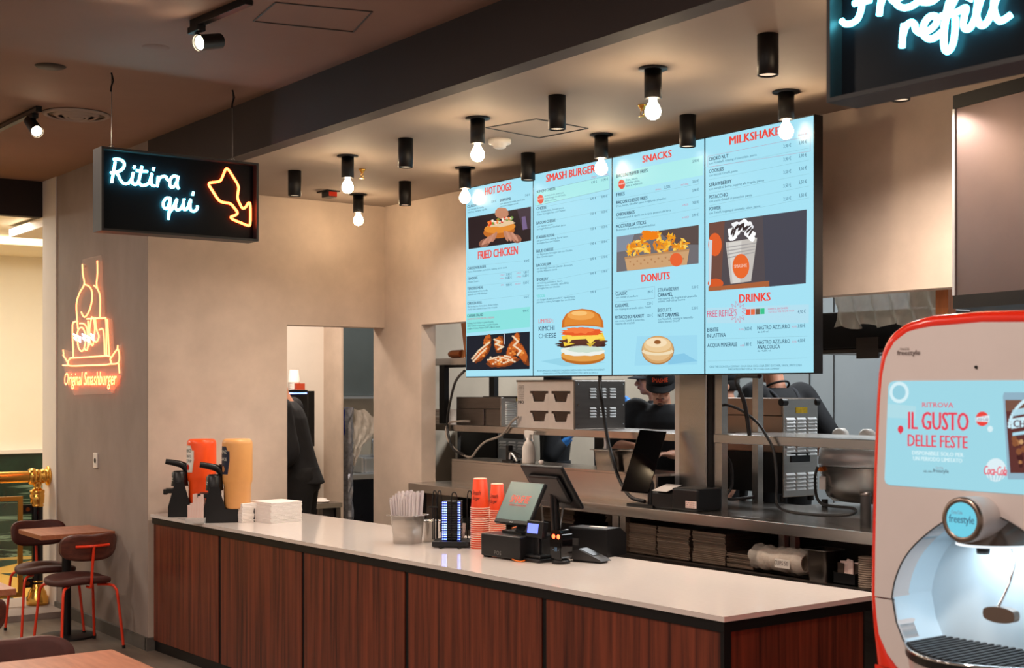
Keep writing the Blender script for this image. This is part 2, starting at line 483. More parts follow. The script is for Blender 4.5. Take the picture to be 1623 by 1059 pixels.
obj('indicator', MB().box(.0495, .053, -.03, .03, -.04, -.01), 'orange_paint', t)
def hatch(name, label, cs, z, mat):
    pts = [PZ(x, y, z) for x, y in cs]
    b = MB(); N = len(pts)
    for i in range(N): b.tube([pts[i] + Vector((0, 0, -.001)), pts[(i + 1) % N] + Vector((0, 0, -.001))], .0045, 4)
    o = struct(name, b, mat)
bulb_lamp((-2.87, 3.79, ZL), 'bare bulb lamp hidden above the free refill sign')
hatch('trim_ceiling_hatch', '', [(770, 202), (855, 218), (932, 203), (850, 188)], ZL, 'dark_grey')
hatch('trim_ceiling_panel', '', [(402, 33), (437, 3), (590, 18), (560, 50)], ZH, 'dark_grey')

# round air diffuser, blank cap and track lights on the high ceiling
t = thing('air_diffuser', 'round grey ceiling air diffuser with concentric rings near the left track light', 'air vent', PZ(121, 181, ZH))
for k, (r, d) in enumerate(((.195, .008), (.135, .014), (.085, .020))):
    obj('ring', MB().lathe([(r - .03, -d), (r - .022, -d - .008), (r, -.006), (r + .003, -.003), (r - .015, -.004), (r - .03, -d + .003)], n=40), 'plaster_grey', t)
obj('duct_throat', MB().lathe([(.18, -.003), (0, -.003)], n=40), 'rubber', t)
obj('centre_disc', MB().lathe([(.05, -.014), (.04, -.026), (0, -.028)], n=30), 'plaster_grey', t)
o = obj('ceiling_cap', MB().lathe([(0, -.006), (.07, -.006), (.078, 0)], n=30), 'dark_paint', loc=PZ(80, 105, ZH)); tag(o, 'small dark round blank cap on the high ceiling above the air diffuser', 'cap')
o = obj('ceiling_cap', MB().lathe([(0, -.004), (.06, -.004), (.066, 0)], n=30), 'high_ceiling', loc=PZ(247, 75, ZH)); tag(o, 'faint ceiling-coloured round cap below the upper track light', 'cap')
def track_light(pa, pb, ph, lens_px, lens_z, label):
    a, b2 = PZ(*pa, ZH), PZ(*pb, ZH); c = PZ(*ph, ZH)
    d = (b2 - a).normalized(); ang = math.atan2(d.y, d.x)
    t = thing('track_spotlight', label, 'track light', a, ang)
    L = (b2 - a).length
    obj('track', MB().box(0, L, -.018, .018, -.034, 0), 'black_metal', t, bevel=.002)
    obj('conductor_strip', MB().box(0, L, .0185, .020, -.028, -.012), 'steel_dark', t)
    inv = Matrix.Rotation(-ang, 3, 'Z')
    p = inv @ (c - a)
    lz = PD(*lens_px, depth(c) + lens_z); q = inv @ (lz - a)
    obj('adapter', MB().box(p.x - .05, p.x + .05, -.02, .02, -.06, -.03), 'black_metal', t, bevel=.004)
    head0 = p + Vector((.0, 0, -.085))
    obj('stem', MB().tube([(p.x, 0, -.055), (p.x, 0, -.07), tuple(head0)], .010, 8), 'black_metal', t)
    ax = (q - head0).normalized()
    h = obj('lamp_head', MB().cyl(head0 - ax * .04, q, .034, .036, 24, cap=False).cyl(head0 - ax * .041, head0 - ax * .04, .026, .034, 24), 'black_metal', t)
    obj('lens', MB().cyl(q - ax * .012, q - ax * .010, .030, .030, 24), 'lens_glow', h)
    w = Matrix.Rotation(ang, 3, 'Z') @ ax
    lamp('track_spotlight_beam', 'SPOT', lz + w * .01, 60, (1, .76, .52), lz + w, .04, 75, .8)
track_light((306, 33), (395, -5), (338, 36), (314, 68), -.07, 'black track spotlight at the top of the photo aimed down to the left')
track_light((62, 168), (-60, 228), (50, 173), (59, 209), -.09, 'black track spotlight beside the round air diffuser')

# ---------------------------------------------------------------- neon pickup sign
XN = -6.82
sA, sB = PX(158, 231, XN), PX(410, 253, XN)
yA, yB = PX(161, 300, XN).y, PX(410, 300, XN).y
zT, zB = 3.00, 2.565
t = thing('pickup_neon_sign', 'black hanging box sign with white neon script and an orange neon arrow', 'neon sign', (XN, (yA + yB) / 2, zB))
ym = (yA + yB) / 2; hw = (yB - yA) / 2; hh = zT - zB; DP = .13; RC = .045
obj('back_panel', MB().box(-RC - .006, -RC, -hw + .012, hw - .012, .012, hh - .012), 'sign_board', t)
obj('sign_box', MB().box(-DP, 0, -hw, -hw + .012, 0, hh).box(-DP, 0, hw - .012, hw, 0, hh).box(-DP, 0, -hw + .012, hw - .012, 0, .012).box(-DP, 0, -hw + .012, hw - .012, hh - .012, hh).box(-DP, -DP + .01, -hw + .012, hw - .012, .012, hh - .012), 'sign_black', t)
XT = XN - RC + .016
def sp(x, y):
    p = PX(140 + x / 5.796, 220 + y / 5.796, XT); return (p.x - XN, p.y - ym, p.z - zB)
def strokes(list_, fn, r, n=8, seg=6):
    b = MB()
    for st in list_: b.tube(bez([fn(*q) for q in st], seg), r, n)
    return b
WORD1 = [[(247, 210), (232, 300), (215, 405)], [(230, 190), (262, 186), (305, 197), (330, 225), (325, 262), (295, 292), (250, 310), (203, 312)],
         [(250, 310), (275, 335), (292, 372), (316, 404), (345, 414), (378, 400), (402, 360), (414, 308), (402, 370), (408, 408), (432, 420), (460, 395), (476, 335), (493, 252)],
         [(476, 335), (466, 395), (490, 428), (525, 425), (560, 400), (585, 318), (577, 375), (584, 424), (612, 434)],
         [(440, 292), (492, 298), (545, 300)], [(427, 248), (418, 274)], [(602, 262), (597, 292)],
         [(632, 442), (640, 400), (660, 358), (692, 345), (716, 352), (722, 372), (742, 385)], [(641, 345), (632, 442)],
         [(824, 352), (790, 342), (760, 362), (748, 408), (760, 446), (788, 438), (812, 398), (826, 345), (815, 405), (820, 440), (832, 462)]]
WORD2 = [[(752, 545), (716, 546), (690, 582), (690, 622), (712, 642), (737, 620), (754, 545), (746, 640), (735, 742)],
         [(742, 680), (775, 640), (815, 553), (802, 610), (808, 650), (838, 650), (868, 608), (880, 550), (872, 615), (884, 652), (915, 630), (940, 558), (934, 622), (946, 660), (975, 664), (998, 645), (1002, 615)],
         [(966, 488), (957, 520)]]
w1 = obj('neon_script', strokes(WORD1, sp, .0072), 'neon_cyan', t); w1['label'] = 'white neon script reading Ritira'
w2 = obj('neon_script', strokes(WORD2, sp, .0072), 'neon_cyan', t); w2['label'] = 'white neon script reading qui'
ARW = [(1265, 268), (1240, 330), (1215, 393), (1150, 400), (1095, 408), (1145, 485), (1200, 572), (1250, 588), (1305, 592), (1345, 640), (1376, 682), (1350, 705), (1305, 715), (1320, 740), (1400, 772), (1472, 802), (1488, 790), (1490, 690), (1488, 592), (1470, 585), (1445, 632), (1415, 645), (1388, 590), (1368, 545), (1375, 490), (1383, 435), (1330, 350), (1290, 285)]
ar = obj('neon_arrow', MB().tube(chaikin([sp(*q) for q in ARW], 2), .0070, 8, closed=True), 'neon_orange', t); ar['label'] = 'orange neon arrow outline pointing down to the right'
for px_, a in ((183, 112), (375, 140)):
    top = PZ(px_, a, ZH); top = Vector((XN - .06, top.y, ZH)); yy = top.y - ym
    w = obj('hanging_wire', MB().tube([(-.06, yy, hh), (-.062, yy + .002, hh + .15), (-.06, yy, ZH - zB)], .0028, 6), 'steel_dark', t)
    obj('wire_hook', MB().tube([(-.06, yy, ZH - zB), (-.06, yy + .01, ZH - zB - .04), (-.06, yy, ZH - zB - .07), (-.06, yy - .004, ZH - zB - .1)], .005, 6), 'black_metal', w)
    obj('wire_eyelet', MB().tube(bez([(-.06, yy + .012 * math.cos(k), hh + .012 + .012 * math.sin(k)) for k in (0, 1, 2, 3, 4, 5)], 3, True), .0025, 6, closed=True), 'steel', w)

# ---------------------------------------------------------------- free refill sign
YN = 2.9
c0 = PY(1310, 163, YN); zB2 = c0.z; x0 = c0.x; W2, H2 = .92, .46
t = thing('refill_neon_sign', 'black hanging box sign with white neon script about free refills', 'neon sign', (x0 + W2 / 2, YN, zB2))
obj('back_panel', MB().box(-W2 / 2 + .012, W2 / 2 - .012, .05, .056, .012, H2 - .012), 'sign_board', t)
b = MB(); h = W2 / 2
b.box(-h, -h + .012, 0, .13, 0, H2).box(h - .012, h, 0, .13, 0, H2).box(-h + .012, h - .012, 0, .13, 0, .012).box(-h + .012, h - .012, 0, .13, H2 - .012, H2).box(-h + .012, h - .012, .12, .13, .012, H2 - .012)
obj('sign_box', b, 'sign_black', t)
YT = YN + .05 - .016
def sp2(x, y):
    p = PY(1300 + x / 5.025, y / 5.025, YT); return (p.x - x0 - W2 / 2, p.y - YN, p.z - zB2)
FREE = [[(170, 163), (198, 190), (250, 186), (298, 150), (325, 80), (338, 0), (352, -95)], [(225, -50), (290, -85), (352, -95), (430, -110), (480, -150)], [(268, 28), (335, 18), (400, 0)],
        [(470, 125), (478, 50), (490, -20)], [(480, 44), (505, -20), (545, -35), (565, -10), (590, 10), (640, -20), (668, -62), (655, -95), (620, -80), (598, -30), (612, 35), (665, 62), (735, 45), (790, 0), (835, -60), (825, -100), (795, -90), (775, -40), (790, 5), (838, 20), (900, 5), (950, -40)]]
REF = [[(652, 380), (656, 290), (668, 190)], [(655, 300), (680, 215), (720, 178), (752, 195), (760, 235), (800, 262), (870, 240), (922, 190), (930, 145), (898, 125), (852, 150), (822, 210), (825, 275), (862, 310), (912, 300), (970, 255)],
       [(985, 215), (1015, 60), (1050, -40), (1085, -90), (1100, -60), (1070, 0), (1020, 100), (992, 200), (984, 330), (998, 402), (1030, 400), (1060, 340), (1074, 240), (1076, 140)],
       [(962, 128), (1012, 120), (1090, 95), (1160, 62), (1148, 130), (1140, 190), (1156, 230), (1192, 222), (1232, 150), (1275, 10), (1310, -80), (1295, -100), (1268, -40), (1245, 110), (1268, 190), (1302, 200), (1345, 150), (1400, 0), (1428, -80), (1412, -100), (1390, -30), (1385, 90), (1420, 162), (1462, 158), (1518, 118)], [(1192, -5), (1186, 8)]]
o = obj('neon_script', strokes(FREE, sp2, .0082), 'neon_cyan', t); o['label'] = 'white neon script reading Free'
o = obj('neon_script', strokes(REF, sp2, .0082), 'neon_cyan', t); o['label'] = 'white neon script reading refill'
for s in (-1, 1): obj('hanging_wire', MB().tube([(s * .36, .06, H2), (s * .36, .06, ZH - zB2)], .0028, 6), 'steel_dark', t)

# ---------------------------------------------------------------- neon hand on the column
YW = YF - .03
def sp3(x, y): return PY(85 + x / 4.4125, 395 + y / 4.4125, YW)
cen = sp3(250, 560)
t = thing('hand_neon_sign', 'orange neon sign of a fist holding a flat press on the grey column', 'neon sign', (cen.x, YF, cen.z))
def s3(x, y, off=0):
    p = sp3(x, y); return (p.x - cen.x, YW - YF - off, p.z - cen.z)
STR = [[(200, 105), (205, 180), (214, 245), (180, 310), (160, 380), (163, 480), (170, 560)], [(305, 80), (306, 170), (300, 240), (306, 275), (324, 330), (324, 480)],
       [(214, 245), (250, 262), (268, 300), (266, 370), (245, 440), (215, 475), (193, 440)], [(283, 255), (306, 275)],
       [(138, 762), (132, 540), (148, 510), (168, 505)], [(232, 488), (345, 484), (366, 505), (370, 745)], [(376, 490), (388, 742)], [(318, 565), (348, 570), (358, 742)],
       [(178, 555), (166, 590), (172, 680), (194, 714), (214, 690), (224, 610), (204, 552), (178, 555)], [(182, 520), (215, 525), (236, 570), (240, 680), (228, 708), (214, 690)],
       [(240, 500), (246, 600), (252, 660), (236, 690)], [(266, 474), (252, 560), (258, 650), (276, 668), (288, 560), (280, 490), (266, 474)], [(290, 476), (300, 560), (316, 610), (300, 650), (285, 640)],
       [(116, 762), (100, 790), (116, 816), (250, 812), (388, 806), (396, 772), (384, 748), (250, 754), (116, 762)],
       [(66, 740), (104, 808), (64, 812)], [(66, 705), (70, 735)], [(402, 760), (450, 700), (455, 790), (404, 804)], [(448, 672), (446, 700)], [(455, 800), (460, 868)]]
obj('neon_outline', strokes(STR, s3, .0056, 7, 5), 'neon_coral', t)
b = MB()
for k in range(5):
    x = 152 + k * 30; y = 612 + (k % 2) * 14
    b.tube([s3(x, y - 18, .012), s3(x + 12, y - 4, .012), s3(x + 2, y + 8, .012), s3(x + 16, y + 24, .012)], .0065, 6)
    b.tube([s3(x + 16, y - 14, .012), s3(x + 14, y + 20, .012)], .006, 6)
o = obj('neon_knuckles', b, 'neon_white', t); o['label'] = 'white neon letters across the knuckles'
b = MB(); p0 = Vector(s3(75, 955)); p1 = Vector(s3(440, 938))
put_text(b, 'Original Smashburger', Vector((p0.x, p0.y, p0.z + .004)), (1, 0, 0), (0, 0, 1), p1.x - p0.x, .098, shear=.25, bold=.012)
o = obj('neon_lettering', b, 'neon_coral', t); o['label'] = 'orange neon lettering reading Original Smashburger'
m = M('acrylic', (255, 235, 225), .1, alpha=.10, noise=.01, scale=5)
pl = [(190, 70), (318, 40), (325, 100), (345, 470), (395, 490), (410, 700), (460, 660), (465, 880), (400, 1010), (130, 1020), (60, 840), (60, 700), (120, 720), (120, 500), (150, 480), (160, 300)]
obj('acrylic_backing', MB().prism([(s3(*q)[0], s3(*q)[2]) for q in pl], lambda u, v, w: Vector((u, w, v)), -.014, -.018), m, t)
obj('standoff', MB().cyl((s3(200, 120)[0], -.015, s3(200, 120)[2]), (s3(200, 120)[0], 0, s3(200, 120)[2]), .006, n=10).cyl((s3(250, 900)[0], -.015, s3(250, 900)[2]), (s3(250, 900)[0], 0, s3(250, 900)[2]), .006, n=10), 'steel', t)

p = PY(153, 730, YF)
t = thing('wall_socket', 'small white wall socket on the grey column below the neon hand', 'socket', (p.x, YF, p.z))
obj('face_plate', MB().box(-.04, .04, -.012, 0, -.055, .055), 'white_plastic', t, bevel=.003)
obj('outlet_hole', MB().lathe([(0, 0), (.017, 0), (.019, .002)], m=Matrix.Rotation(math.pi / 2, 3, 'X'), c=(.004, -.0125, 0)), 'dark_grey', t)
# ---------------------------------------------------------------- menu screens
YS = 4.70
XB = [PY(x, 450, YS).x for x in (738, 845, 970, 1117, 1290.5)]
zTop = sum(PY(a, b, YS).z for a, b in ((738, 299), (1290, 180))) / 2
zBot = sum(PY(a, b, YS).z for a, b in ((735, 599), (1285, 592))) / 2
ESZ = Vector((0, 0, 1)); EX = Vector((1, 0, 0))
RED, INK, PINK, TEAL, SKY = (238, 74, 62), (28, 52, 84), (214, 96, 130), (110, 214, 210), (166, 226, 244)
class Panel:                                 # collects artwork on one display, in the display's own plane
    def __init__(s, org): s.o = Vector(org); s.txt, s.pic = MB(), MB()
    def pt(s, x, y, page, lay):
        ox = 720 if page == 'A' else 960
        p = PY(ox + x / 2.407, 180 + y / 2.407, YS); return Vector((p.x, YS - .0006 - lay * .0004, p.z)) - s.o
    def text(s, page, t, x0, y0, x1, h, ink=INK, bold=.006, head=False):
        a, b = s.pt(x0, y0, page, 8), s.pt(x1, y0, page, 8)
        hm = h / 2.407 * mpp(a + s.o)
        m = MB() if head else s.txt
        put_text(m, t, a, EX, ESZ, b.x - a.x, hm, ink, bold)
        if head: obj('heading_lettering', m, 'screen_print', s.root)
    def line(s, page, x0, y0, x1, y1, ink=(140, 190, 205), w=.0012):
        a, b = s.pt(x0, y0, page, 2), s.pt(x1, y1, page, 2)
        s.pic.add([a, b, b + ESZ * w, a + ESZ * w], [(0, 1, 2, 3)], ink=ink)
    def poly(s, page, pts, ink, lay=1):
        s.pic.flat([s.pt(x, y, page, lay) for x, y in pts], ink)
    def blob(s, page, x, y, rx, ry, ink, lay=3, n=26, jit=0, seed=1, rot=0, a0=0, a1=2 * math.pi):
        r = random.Random(seed); pts = []
        for i in range(n):
            a = a0 + (a1 - a0) * i / (n if abs(a1 - a0 - 2 * math.pi) < 1e-6 else n - 1); k = 1 + jit * (r.random() - .5)
            u, v = rx * k * math.cos(a), ry * k * math.sin(a)
            pts.append((x + u * math.cos(rot) - v * math.sin(rot), y + u * math.sin(rot) + v * math.cos(rot)))
        s.poly(page, pts[::-1], ink, lay)
    def cut(s, name):
        if s.pic.v: obj(name, s.pic, 'screen_print', s.root); s.pic = MB()
    def frame(s, page, q, ink):
        for i in range(4):
            (xa, ya), (xb, yb) = q[i], q[(i + 1) % 4]
            a, b = s.pt(xa, ya, page, 3), s.pt(xb, yb, page, 3)
            d = (b - a); nrm = Vector((-d.z, 0, d.x)).normalized() * .0012
            s.pic.add([a, b, b + nrm, a + nrm], [(0, 1, 2, 3)], ink=ink)
def screen(i, label):
    x0, x1 = XB[i] + .0015, XB[i + 1] - .0015
    c = Vector(((x0 + x1) / 2, YS, zBot))
    t = thing('menu_screen', label, 'menu screen', c, 0, 'row of lit menu screens')
    w = (x1 - x0) / 2; h = zTop - zBot
    obj('housing', MB().box(-w, w, .002, .06, 0, h), 'black_plastic', t)
    obj('display', MB().box(-w + .004, w - .004, -.0004, .002, .006, h - .006, ink=SKY), 'screen_print', t)
    obj('wall_bracket', MB().box(-.3, -.16, .06, .075, h * .4, h * .9).box(-.29, -.26, .075, YB - YS, h * .5, h * .55).box(-.29, -.26, .075, YB - YS, h * .78, h * .83), 'black_metal', t)
    p = Panel(c); p.root = t; return p
def finish(p):
    obj('price_lettering', p.txt, 'screen_print', p.root)
    p.cut('menu_picture')
def price(p, page, x0, y, x1, s, h=8): p.text(page, s, x0, y, x1, h, (50, 90, 120), .004)
def item(p, page, x, y, x1, s, descs=(), h=10, dh=6.5, gap=10, ink=INK):
    keep, p.txt = p.txt, MB()
    p.text(page, s, x, y, x1, h, ink, .03)
    for k, (d, xe) in enumerate(descs): p.text(page, d, x + 1, y + (k + 1) * gap + 1, xe, dh, (60, 100, 125), .002)
    obj('menu_entry', p.txt, 'screen_print', p.root); p.txt = keep

# hot dogs and fried chicken
p = screen(0, 'lit menu screen headed HOT DOGS, leftmost of the four'); A = 'A'
p.text(A, 'HOT DOGS', 120, 312, 219, 29, RED, .065, True)
item(p, A, 52, 360, 90, 'CLASSIC', (('con wurstel di maiale,', 115), ('ketchup, senape, cipolla', 127)))
item(p, A, 176, 337, 218, 'SUPREME', (('con wurstel di maiale, bacon jam,', 272), ('cetriolini, insalata secret', 246)))
price(p, A, 144, 341, 162, '5,90 €'); price(p, A, 272, 317, 291, '7,40 €')
p.cut('divider_lines')
q = [(53, 398), (293, 355), (293, 485), (55, 518)]
p.poly(A, q, (44, 32, 34)); p.poly(A, [(240, 365), (293, 356), (293, 440), (262, 442)], (66, 52, 62), 2)
p.blob(A, 182, 380, 26, 22, (196, 134, 104), 3, jit=.1); p.poly(A, [(258, 395), (272, 392), (280, 440), (262, 444)], (120, 100, 140), 3)
p.blob(A, 172, 450, 60, 26, (196, 110, 40), 4, rot=-.12); p.blob(A, 175, 436, 60, 20, (228, 142, 52), 5, rot=-.12); p.blob(A, 180, 420, 52, 12, (232, 200, 160), 6, jit=.3, rot=-.12)
r_ = random.Random(2)
for k in range(26): p.blob(A, 132 + k * 3.6 + r_.uniform(-3, 3), 420 - k * .9 + r_.uniform(-9, 7), 6, 5, r_.choice([(240, 90, 30), (250, 130, 50), (225, 60, 30), (245, 235, 215), (110, 150, 60)]), 7, 7, .4, k)
p.blob(A, 116, 494, 22, 15, (150, 98, 78), 3, rot=-.4); p.blob(A, 238, 478, 20, 16, (150, 98, 78), 3, rot=.4)
for k in range(4): p.blob(A, 122 + k * 11, 486 - k * 5, 6, 22, ((206, 146, 120), (190, 130, 104))[k % 2], 8, rot=.75 - k * .1); p.blob(A, 232 - k * 11, 470 - k * 1, 6, 22, ((206, 146, 120), (190, 130, 104))[k % 2], 8, rot=-.65 + k * .1)
p.cut('menu_picture')
p.text(A, 'FRIED CHICKEN', 93, 557, 244, 31, RED, .065, True)
price(p, A, 268, 568, 287, '8,20 €', 9)
item(p, A, 52, 597, 123, 'CHICKEN BURGER', (('Panino, fried chicken, pomodoro, iceberg, secret sauce', 202),))
item(p, A, 52, 636, 90, 'TENDERS', (('Chicken Tenders', 97),))
for x, y, s, e in ((176, 619, '3 PEZZI', 193), (240, 612, '6 PEZZI', 256), (176, 633, '9 PEZZI', 192), (240, 626, '12 PEZZI', 257), (180, 657, 'SMALL', 192), (235, 653, 'REGULAR', 256)): p.text(A, s, x, y, e, 5, PINK, .002)
for x, y, s, e in ((200, 619, '5,90 €', 221), (266, 611, '9,80 €', 286), (198, 632, '10,80 €', 221), (264, 624, '15,80 €', 286), (199, 659, '9,80 €', 221), (265, 651, '12,80 €', 286), (268, 705, '6,40 €', 286)): price(p, A, x, y, e, s, 9)
item(p, A, 52, 674, 113, 'TENDERS MEAL', (('chicken tenders, fries media,', 130), ('bevanda con refill illimitato', 128)))
item(p, A, 52, 730, 108, 'CHICKEN ROLL', (('Mini hot dog bun, Secret sauce, chicken tenders,', 170), ('cheddar sauce, cetriolini & bacon fritto croccante', 166)))
for y in (578, 616, 655, 710): p.line(A, 52, y + 6, 288, y - 18)
p.poly(A, [(48, 765), (290, 737), (289, 815), (48, 838)], (140, 226, 224))
item(p, A, 52, 777, 112, 'CAESAR SALAD'); p.text(A, 'NUOVO CON SALSA CAESAR', 53, 788, 155, 6.5, PINK, .002)
for k, (d, e) in enumerate((('Iceberg, fried chicken in pezzi di pollo,', 152), ('salsa Caesar e maionese, crostini di pane,', 170), ('scaglie di Grana Padano DOP e Bacon sauce', 176))): p.text(A, d, 52, 804 + k * 10, e, 6.5, (40, 80, 100), .003)
price(p, A, 264, 758, 285, '9,90 €', 9)
p.cut('divider_lines')
p.poly(A, [(47, 850), (289, 832), (288, 975), (46, 980)], (24, 30, 42))
for k, (x, y, rx, ry, ro) in enumerate(((108, 915, 46, 17, -.85), (128, 868, 14, 26, .3), (172, 880, 18, 34, .1), (222, 905, 20, 46, .35), (260, 915, 18, 50, -.45), (240, 860, 12, 26, .2), (185, 945, 62, 22, -.15))):
    p.blob(A, x, y, rx, ry, (122, 58, 24), 3, 30, .25, k, ro); p.blob(A, x - 2, y - 3, rx * .84, ry * .8, (196, 96, 36), 4, 30, .3, k + 9, ro)
    for j in range(9): p.blob(A, x + r_.uniform(-.6, .6) * min(rx, ry) , y + r_.uniform(-.6, .6) * min(rx, ry), 5, 4, r_.choice([(226, 130, 52), (150, 66, 26), (240, 160, 80)]), 5, 7, .5, j)
for pts in ([(70, 935), (95, 905), (120, 885), (138, 872)], [(75, 945), (100, 918), (128, 892)], [(155, 862), (175, 870), (160, 880), (188, 890), (165, 902)], [(225, 850), (245, 870), (228, 885), (255, 905), (240, 925)], [(130, 940), (170, 928), (200, 935), (240, 950)], [(140, 930), (190, 952), (230, 935)], [(150, 955), (195, 925), (220, 930)]):
    for (xa, ya), (xb, yb) in zip(pts, pts[1:]):
        for k in range(5): p.blob(A, xa + (xb - xa) * k / 5, ya + (yb - ya) * k / 5, 4.5, 3.4, (240, 214, 180), 6, 8)
p.poly(A, [(191, 838), (194, 838), (194, 880), (191, 880)], (190, 190, 200), 6)
finish(p)

# smash burgers
p = screen(1, 'lit menu screen headed SMASH BURGERS with a large burger picture')
p.text(A, 'SMASH BURGERS', 353, 262, 551, 29, RED, .065, True)
p.poly(A, [(314, 298), (593, 237), (593, 288), (312, 352)], (172, 236, 236)); p.frame(A, [(314, 298), (593, 237), (593, 288), (312, 352)], (110, 130, 150))
item(p, A, 318, 304, 388, 'KIMCHI CHEESE')
p.blob(A, 330, 327, 12, 17, (236, 96, 74), 3); p.text(A, 'limited', 320, 330, 340, 7, (255, 240, 230), .01)
for k, (d, e) in enumerate((('con verza kimchi, secret sauce,', 420), ('doppio formaggio fuso con Cheddar,', 428), ('cipolla croccante', 392))): p.text(A, d, 346, 318 + k * 10, e, 6.5, (90, 130, 150), .002)
for x, y, s, e in ((525, 246, 'SINGLE', 545), (565, 238, 'DOUBLE', 589)): p.text(A, s, x, y, e, 5, PINK, .004)
ROW = [('CHEESE', 369, 353, ('con doppia fetta, Secret sauce,', 'doppio formaggio fuso con Cheddar'), 330, '6,90 €', '9,90 €'), ('BACON CHEESE', 424, 388, ('con Secret sauce,', 'formaggio fuso con Cheddar, bacon'), 388, '7,20 €', '10,20 €'),
       ('ITALIAN ROYAL', 478, 385, ('con pomodoro, iceberg, Secret sauce,', 'formaggio fuso con Cheddar'), 445, '7,20 €', '10,20 €'), ('BLUE CHEESE', 531, 380, ('con Bacon Jam, formaggio fuso con Cheddar,', 'Blue Cheese sauce'), 502, '7,40 €', '10,40 €'),
       ('BACON JAM', 585, 370, ('con formaggio fuso con Cheddar, Bacon jam,', 'cipolla, Alabama sauce'), 560, '8,90 €', '11,90 €'), ('SMOKERY', 640, 360, ('con iceberg, pomodoro, bacon,', 'alabama sauce, cetriolini, salsa BBQ,', 'formaggio fuso con Cheddar'), 615, '8,90 €', '11,90 €'),
       ('VEGGIE', 703, 348, ('con burger di ceci, pomodoro, cipolla fresca,', 'pomodoro, iceberg, formaggio fuso con Cheddar'), 686, '9,90 €', None)]
for s, y, e, ds, yp, a, b2 in ROW:
    item(p, A, 316, y, e, s, [(d, 316 + 3.0 * len(d) + 12) for d in ds], 11, ink=TEAL if s == 'VEGGIE' else INK)
    price(p, A, 522, yp, 543, a, 9)
    if b2: price(p, A, 563, yp - 7, 586, b2, 9)
    p.line(A, 315, yp + 32, 594, yp - 22)
price(p, A, 525, 268, 546, '8,90 €', 9); price(p, A, 563, 259, 589, '11,90 €', 9)
p.text(A, 'LIMITED :', 324, 800, 380, 15, RED, .006); p.text(A, 'KIMCHI', 324, 830, 384, 18); p.text(A, 'CHEESE', 324, 858, 390, 18)
p.cut('divider_lines')
p.poly(A, [(330, 945), (420, 930), (580, 950), (420, 965)], (150, 212, 232), 1)
p.blob(A, 492, 928, 84, 30, (186, 108, 36), 3, jit=.03); p.blob(A, 492, 922, 84, 24, (226, 158, 74), 4)
p.blob(A, 490, 905, 84, 20, (236, 240, 232), 5, jit=.16, seed=5); p.blob(A, 500, 900, 70, 12, (205, 222, 205), 6, jit=.3, seed=8)
p.blob(A, 488, 880, 96, 18, (66, 36, 30), 5, 44, .3, 3); p.blob(A, 520, 872, 62, 15, (86, 48, 38), 6, 40, .3, 4)
p.poly(A, [(410, 850), (450, 838), (568, 836), (578, 866), (545, 868), (520, 892), (498, 868), (455, 880), (422, 888)], (246, 206, 66), 6)
p.blob(A, 480, 868, 74, 9, (92, 52, 40), 7, 40, .35, 6)
p.poly(A, [(432, 848), (560, 845), (572, 856), (540, 862), (520, 880), (505, 860), (450, 864), (436, 880)], (252, 218, 90), 8)
p.blob(A, 490, 834, 78, 18, (232, 92, 40), 8, 40, .35, 7); p.blob(A, 480, 828, 60, 11, (246, 124, 62), 9, 30, .5, 9)
dome = [(412, 818), (414, 790), (428, 766), (452, 751), (490, 745), (528, 750), (556, 766), (570, 792), (572, 818), (540, 812), (490, 810), (440, 813)]
p.poly(A, dome[::-1], (204, 112, 36), 9)
p.poly(A, [(492 + (x - 492) * .88, 784 + (y - 786) * .86) for x, y in dome][::-1], (224, 136, 50), 10); p.blob(A, 486, 770, 52, 18, (240, 166, 82), 11); p.blob(A, 480, 762, 30, 9, (250, 196, 120), 12)
p.text(A, 'PER INFORMAZIONI SU INGREDIENTI E ALLERGENI CHIEDI IN CASSA O SUL NOSTRO SITO INTERNET', 318, 985, 575, 6.5, (70, 120, 145), .002)
p.text(A, 'I PANINI SONO LA NOSTRA PASSIONE IN OGNI BOCCONE E SAPORE AUTENTICO', 340, 995, 550, 6.5, (70, 120, 145), .002)
finish(p)

# snacks and donuts
p = screen(2, 'lit menu screen headed SNACKS with a tray of fries and a donut'); B = 'B'
p.text(B, 'SNACKS', 143, 188, 253, 27, RED, .065, True)
p.poly(B, [(32, 228), (372, 160), (372, 235), (32, 300)], (172, 236, 236)); price(p, B, 333, 188, 358, '5,90 €', 10)
item(p, B, 43, 246, 162, 'BACON PEPPER FRIES', h=13); p.blob(B, 62, 270, 13, 18, (232, 84, 62), 3); p.text(B, 'limited', 52, 273, 73, 8, (255, 240, 230), .01)
for k, (d, e) in enumerate((('Fries, bacon,', 124), ('Cheddar sauce,', 132), ('salsa al peperone', 141))): p.text(B, d, 79, 258 + k * 11, e, 8, (60, 100, 125), .003)
item(p, B, 43, 317, 74, 'FRIES', h=13)
for x, y, s, e in ((192, 294, 'SMALL', 214), (290, 276, 'REGULAR', 318), (294, 353, '6 PEZZI', 317), (295, 401, '6 PEZZI', 319)): p.text(B, s, x, y, e, 6, PINK, .003)
for x, y, s, e in ((226, 287, '2,50€', 249), (333, 266, '3,50 €', 357), (333, 299, '5,90 €', 357), (333, 346, '3,00 €', 357), (332, 394, '3,90 €', 356)): price(p, B, x, y, e, s, 10.5)
item(p, B, 43, 347, 161, 'BACON CHEESE FRIES', (('Fries, bacon, Cheddar sauce in aggiunta: jalapeños', 232),), 13, 7.5)
item(p, B, 43, 393, 112, 'ONION RINGS', (('Croccanti anelli di cipolla con la tipica panatura alla birra', 250),), 13, 7.5)
item(p, B, 42, 438, 156, 'MOZZARELLA STICKS', (('Bastoncini di mozzarella panati e fritti', 190),), 13, 7.5)
for y in (305, 352, 398): p.line(B, 42, y + 22, 358, y - 36)
